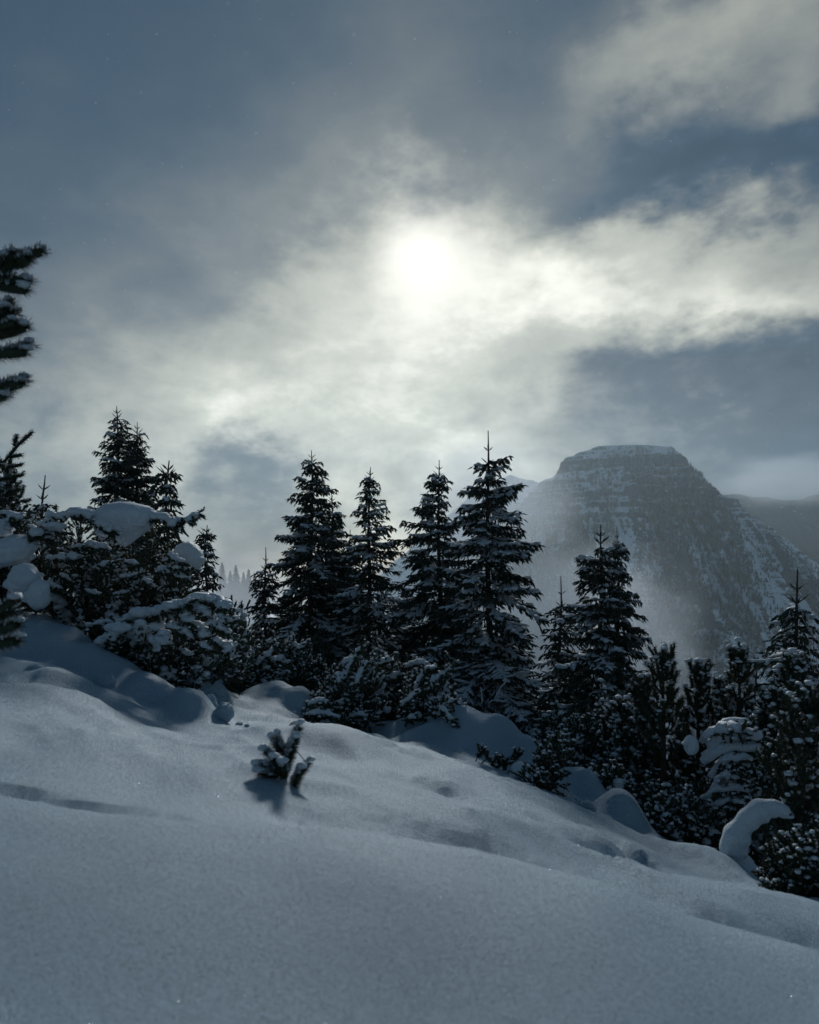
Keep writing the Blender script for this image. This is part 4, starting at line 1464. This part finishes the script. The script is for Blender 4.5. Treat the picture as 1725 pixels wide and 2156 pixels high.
Ps = smooth_path(P, 40)
rs = np.interp(tt, kk, np.array(ar) / FOC * 7.4)
w = Geo()
w.add(*tube(Ps - np.outer(rs * 0.75, (0, 0, 1)), 0.028 * (1 - 0.6 * tt), 6))
w.build('branch', M_BARK, arch)
s = Geo()
V, F = tube(Ps, rs * (1 + 0.10 * np.sin(tt * 21) + 0.07 * np.sin(tt * 47 + 1)), 16)
s.add(V, F)
s.add(*lump(Ps[-1], (rs[-2] * 0.9, rs[-2] * 0.9, rs[-2] * 0.7), np.random.default_rng(3), 3, 0.12))
s.build('snow', M_CAP, arch, True)
g = PineGeo(482, nl=0.045, count=60)
for i in range(16, 39, 2):
    for _ in range(3):
        g.shoot(Ps[i] - (0, 0, rs[i] * 0.9), np.array([0.4, -0.1, -0.55]) + g.rng.normal(0, 0.4, 3), 0.12, 0.2)
q = Geo()
q.add(*spindles(np.array(g.A), np.array(g.B), 0.02, 4, CORE))
q.add(*needles(np.array(g.A), np.array(g.B), 70, 0.045, 0.005, g.rng))
q.build('needles', M_PINE, arch)

# --- bare shrub at the right edge
rng = np.random.default_rng(490)
sx0 = pt(1722, 0, 10.5)
shrub = empty('bare_shrub', (sx0[0], 10.5, gz(sx0[0], 10.5) - 0.05), 'leafless frosted shrub with thin upright twigs at the right edge', 'bush')
hz = pt(0, 1290, 10.5)[2] - shrub.location.z
gw, gs = Geo(), Geo()
for k in range(26):
    a = rng.uniform(0, 6.28)
    out = np.array([math.cos(a), math.sin(a), 0])
    hh = hz * rng.uniform(0.6, 1.0)
    tt = np.linspace(0, 1, 8)
    P = np.outer(tt ** 1.4 * rng.uniform(0.1, 0.62), out) + np.outer(tt * hh, (0, 0, 1)) + rng.normal(0, 0.02, (8, 3))
    gw.add(*tube(P, np.linspace(0.014, 0.004, 8), 4))
    for j in range(7):
        i = rng.integers(3, 8)
        d = unit(out * rng.uniform(-0.5, 1) + rng.normal(0, 0.4, 3) + np.array([0, 0, 0.9])) * rng.uniform(0.2, 0.45)
        q = [P[i], P[i] + d * 0.5 + rng.normal(0, 0.01, 3), P[i] + d]
        gw.add(*tube(q, [0.006, 0.005, 0.003], 4))
        gs.add(*tube(np.array(q) + (0, 0, 0.006), 0.005, 4))
gw.build('stem', M_BARK, shrub)
gs.build('frost', M_CAP, shrub, True)['kind'] = 'stuff'

# --- low twigs and leaning pine at the edge of the slope
rng = np.random.default_rng(500)
tx = pt(1010, 0, 9.3)
tw = empty('pine_sprig', (tx[0], 9.3, gz(tx[0], 9.3) - 0.04), 'wiry dark pine twigs with tufted ends poking out of the slope edge', 'branch')
tl = np.array(tw.location)
g = PineGeo(501, nl=0.045, count=70)
for (a, b, c) in (((1005, 1640), (1002, 1610), (1012, 1583)), ((1008, 1642), (1015, 1605), (1040, 1594)), ((1010, 1645), (1025, 1615), (1050, 1602)), ((1012, 1645), (1030, 1625), (1062, 1608)),
                  ((1020, 1645), (1045, 1632), (1078, 1600)), ((1030, 1648), (1060, 1640), (1092, 1594)), ((1035, 1650), (1070, 1640), (1100, 1620)), ((1025, 1650), (1060, 1645), (1085, 1640))):
    P = smooth_path(np.array([pt(*q, 9.3) for q in (a, b, c)]) - tl + rng.normal(0, 0.03, (3, 3)) * np.array([0, 1, 0]), 9)
    P[0, 2] -= 0.1
    g.stem(P, 0.011, 0.007, 5)
    for _ in range(5):
        g.shoot(P[-1], P[-1] - P[-2] + rng.normal(0, 0.03, 3), rng.uniform(0.07, 0.12), 0.5)
    for _ in range(4):
        g.shoot(P[-3], P[-2] - P[-3] + rng.normal(0, 0.05, 3), rng.uniform(0.07, 0.12), 0.3)
g.cover.add(*lump(pt(1098, 1622, 9.2) - tl, (0.16, 0.14, 0.10), rng, 3, 0.12))
g.cover.add(*tube(smooth_path(np.array([pt(1045, 1655, 9.1), pt(1065, 1640, 9.1), pt(1090, 1632, 9.1), pt(1105, 1625, 9.1)]) - tl, 12), 0.035, 8))
g.build(tw)

leanp = pine_bush(1135, 8.7, 0.6, 0.20, 0.22, 'small dark pine leaning right over the edge of the slope', 502, limbs=24, per=12, snow=0.5, pads=0.15, upper=1558, lean=(0.34, 0), group='pine bushes on the right',
                  nl=0.042, shoot=0.12, pad_size=0.5, low=0.1)

# dry stems sticking out behind the mound
rng = np.random.default_rng(510)
dx0 = pt(1050, 0, 12.4)
dry = empty('dry_twig', (dx0[0], 12.4, gz(dx0[0], 12.4)), 'pale snow coated dead twigs above the snow mound', 'branch')
dl = np.array(dry.location)
gw, gs = Geo(), Geo()
for q in (((1012, 1530), (1015, 1470), (1012, 1448)), ((1042, 1540), (1050, 1462), (1064, 1438)), ((1035, 1540), (1030, 1480), (1068, 1478)), ((1036, 1540), (1046, 1462), (1060, 1466))):
    P = smooth_path(np.array([pt(*c, 12.4) for c in q]) - dl, 9)
    P += rng.normal(0, 0.006, P.shape)
    gw.add(*tube(P, np.linspace(0.012, 0.006, 9), 5))
    gs.add(*tube(P[3:] + (0, 0, 0.01), 0.013, 6))
gw.build('stem', M_BARK, dry)
gs.build('snow', M_CAP, dry, True)

# --- the small pine tip in the open snow
fx = pt(596, 0, 4.6)
F0 = np.array([fx[0], 4.6, gz(fx[0], 4.6) - 0.04])
sap = empty('pine_sprig', tuple(F0), 'small snow dusted pine tip poking out of the open slope in the foreground', 'sapling')
SHOOTS = [  # from, to (grid), distance shift, needle length
    ((598, 1600), (576, 1560), 0.03, 0.058), ((594, 1582), (584, 1552), 0.0, 0.050), ((592, 1606), (560, 1584), -0.03, 0.056), ((590, 1622), (552, 1612), -0.06, 0.062),
    ((586, 1634), (550, 1628), -0.09, 0.058), ((600, 1632), (604, 1584), 0.02, 0.060), ((604, 1612), (616, 1568), -0.03, 0.056), ((608, 1580), (630, 1534), 0.0, 0.056),
    ((592, 1632), (578, 1602), -0.12, 0.058), ((600, 1638), (594, 1612), -0.12, 0.055), ((610, 1600), (624, 1556), -0.05, 0.050),
    ((614, 1652), (650, 1608), 0.0, 0.050), ((620, 1660), (632, 1622), -0.05, 0.052),
]
rng = np.random.default_rng(520)
st = Geo()
P = smooth_path(np.array([pt(604, 1672, 4.6), pt(603, 1640, 4.6), pt(610, 1600, 4.6), pt(630, 1530, 4.6)]) - F0, 12)
st.add(*tube(P, np.linspace(0.012, 0.005, 12), 7))
st.add(*tube(smooth_path(np.array([pt(606, 1672, 4.56), pt(614, 1660, 4.56), pt(640, 1618, 4.56)]) - F0, 8), 0.008, 6))
st.add(*tube(smooth_path(np.array([pt(620, 1576, 4.6), pt(632, 1590, 4.6), pt(646, 1606, 4.6)]) - F0, 8), 0.003, 5))
st.build('stem', M_BARK, sap)
for k, (a, b, dd, nl) in enumerate(SHOOTS):
    a, b = pt(*a, 4.6 + dd) - F0, pt(*b, 4.6 + dd * 1.6) - F0
    q = Geo()
    ln = np.linalg.norm(b - a)
    q.add(*spindles(a[None], b[None], nl * 0.34, 6, CORE))
    q.add(*needles(a[None], b[None], int(2600 * ln) + 260, nl, 0.0032, rng, 1.12))
    so = q.build('shoot', M_PINE, sap)
    c = Geo()
    d = unit(b - a)
    tipc = b + d * nl * 0.45
    c.add(*lump(tipc + (0, 0, nl * 0.32), (nl * 0.60, nl * 0.55, nl * 0.40), rng, 3, 0.2))
    c.add(*frost(a[None], b[None], int(700 * ln) + 40, nl, 0.0035, rng))
    for _ in range(5):
        c.add(*lump(a + (b - a) * rng.uniform(0.35, 1.1) + rng.normal(0, nl * 0.2, 3) + np.array([0, -nl * 0.12, nl * 0.45]), np.array((1.3, 1.3, 0.7)) * nl * rng.uniform(0.14, 0.28), rng, 2, 0.25))
    c.build('snow', M_CAP, so, True)['kind'] = 'stuff'

# ------------------------------------------------------------------ loose snow lumps
LUMPS = [
    (222, 1440, 9.0, (0.14, 0.13, 0.17), 'rounded snow lump standing on the shaded drift at the left'),
    (470, 1498, 8.9, (0.15, 0.14, 0.15), 'largest of the tumbled snow balls right of the shaded drift'),
    (447, 1478, 9.3, (0.10, 0.1, 0.09), 'flattened snow ball behind the largest tumbled one'),
    (440, 1492, 9.2, (0.07, 0.07, 0.06), 'small snow ball left of the largest tumbled one'),
    (503, 1500, 8.9, (0.045, 0.045, 0.04), 'snow crumb right of the largest tumbled ball'),
    (520, 1508, 8.7, (0.03, 0.03, 0.025), 'tiny snow crumb farthest right of the tumbled balls'),
    (628, 1531, 8.6, (0.11, 0.1, 0.10), 'smooth round snow ball on the crest behind the small pine tip'),
    (75, 1436, 8.3, (0.13, 0.1, 0.08), 'low snow lump on the lit drift near the left edge'),
    (1110, 1668, 8.4, (0.07, 0.07, 0.05), 'crumbled snow lump at the foot of the leaning pine'),
    (1205, 1690, 8.6, (0.16, 0.12, 0.09), 'broken snow block in the hollow right of the leaning pine'),
    (1235, 1700, 8.5, (0.13, 0.12, 0.08), 'broken snow block at the lower end of the hollow'),
]
for k, (u, v, dist, r, label) in enumerate(LUMPS):
    rng = np.random.default_rng(600 + k)
    c = pt(u, v, dist)
    z = max(min(c[2], gz(c[0], c[1]) + r[2] * 0.45), gz(c[0], c[1]) + r[2] * 0.15)
    g = Geo()
    g.add(*lump((0, 0, 0), r, rng, 4, 0.17))
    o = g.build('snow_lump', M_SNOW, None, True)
    o.location = (c[0], c[1], z)
    tag(o, label, 'snow lump', 'snow lumps lying on the slope')

# ------------------------------------------------------------------ snow flakes in the air
rng = np.random.default_rng(700)
g = Geo()
V0, F0_ = ICO[2]
V0, F0_ = ICO[1]
for k in range(520):
    d = rng.uniform(1.2, 8.0)
    c = pt(rng.uniform(-200, 1925), rng.uniform(-100, 1500), d)
    g.add(V0 * rng.uniform(0.0007, 0.0018) * (0.7 + 0.14 * d) + c, F0_)
o = g.build('snowflakes', M_CAP, None, True)
tag(o, 'fine snow flakes drifting in the air', None, None, 'stuff')

# flat ice crystals lying on the crust; the few that happen to face right mirror the sun
m_ice, n_ice, p_ice = material('ice crystal')
p_ice.inputs['Base Color'].default_value = (0.9, 0.95, 1.0, 1)
p_ice.inputs['Metallic'].default_value = 1.0
p_ice.inputs['Roughness'].default_value = 0.22
K = 30000
yy_ = np.exp(rng.uniform(math.log(1.7), math.log(8.5), K))
xx_ = rng.uniform(-0.68, 0.68, K) * yy_
c = np.stack([xx_, yy_, ground(xx_, yy_) + 0.0015], 1)
nrm = rng.normal(0, 0.45, (K, 3)) + np.array([0, 0, 1.0])
nrm /= np.linalg.norm(nrm, axis=1, keepdims=True)
e1 = np.cross(nrm, rng.normal(size=(K, 3)))
e1 /= np.linalg.norm(e1, axis=1, keepdims=True)
e2 = np.cross(nrm, e1)
q = (rng.uniform(0.0003, 0.0007, K) * (0.6 + 0.16 * yy_))[:, None]
V = np.stack([c + q * e1, c - 0.5 * q * e1 + 0.87 * q * e2, c - 0.5 * q * e1 - 0.87 * q * e2], 1).reshape(-1, 3)
g = Geo()
g.add(V, np.arange(3 * K).reshape(-1, 3))
o = g.build('ice_crystals', m_ice)
tag(o, 'tiny ice crystals glinting on the snow crust', None, None, 'stuff')

tot = sum(len(o.data.polygons) for o in COL.objects if o.type == 'MESH')
print('faces', tot)
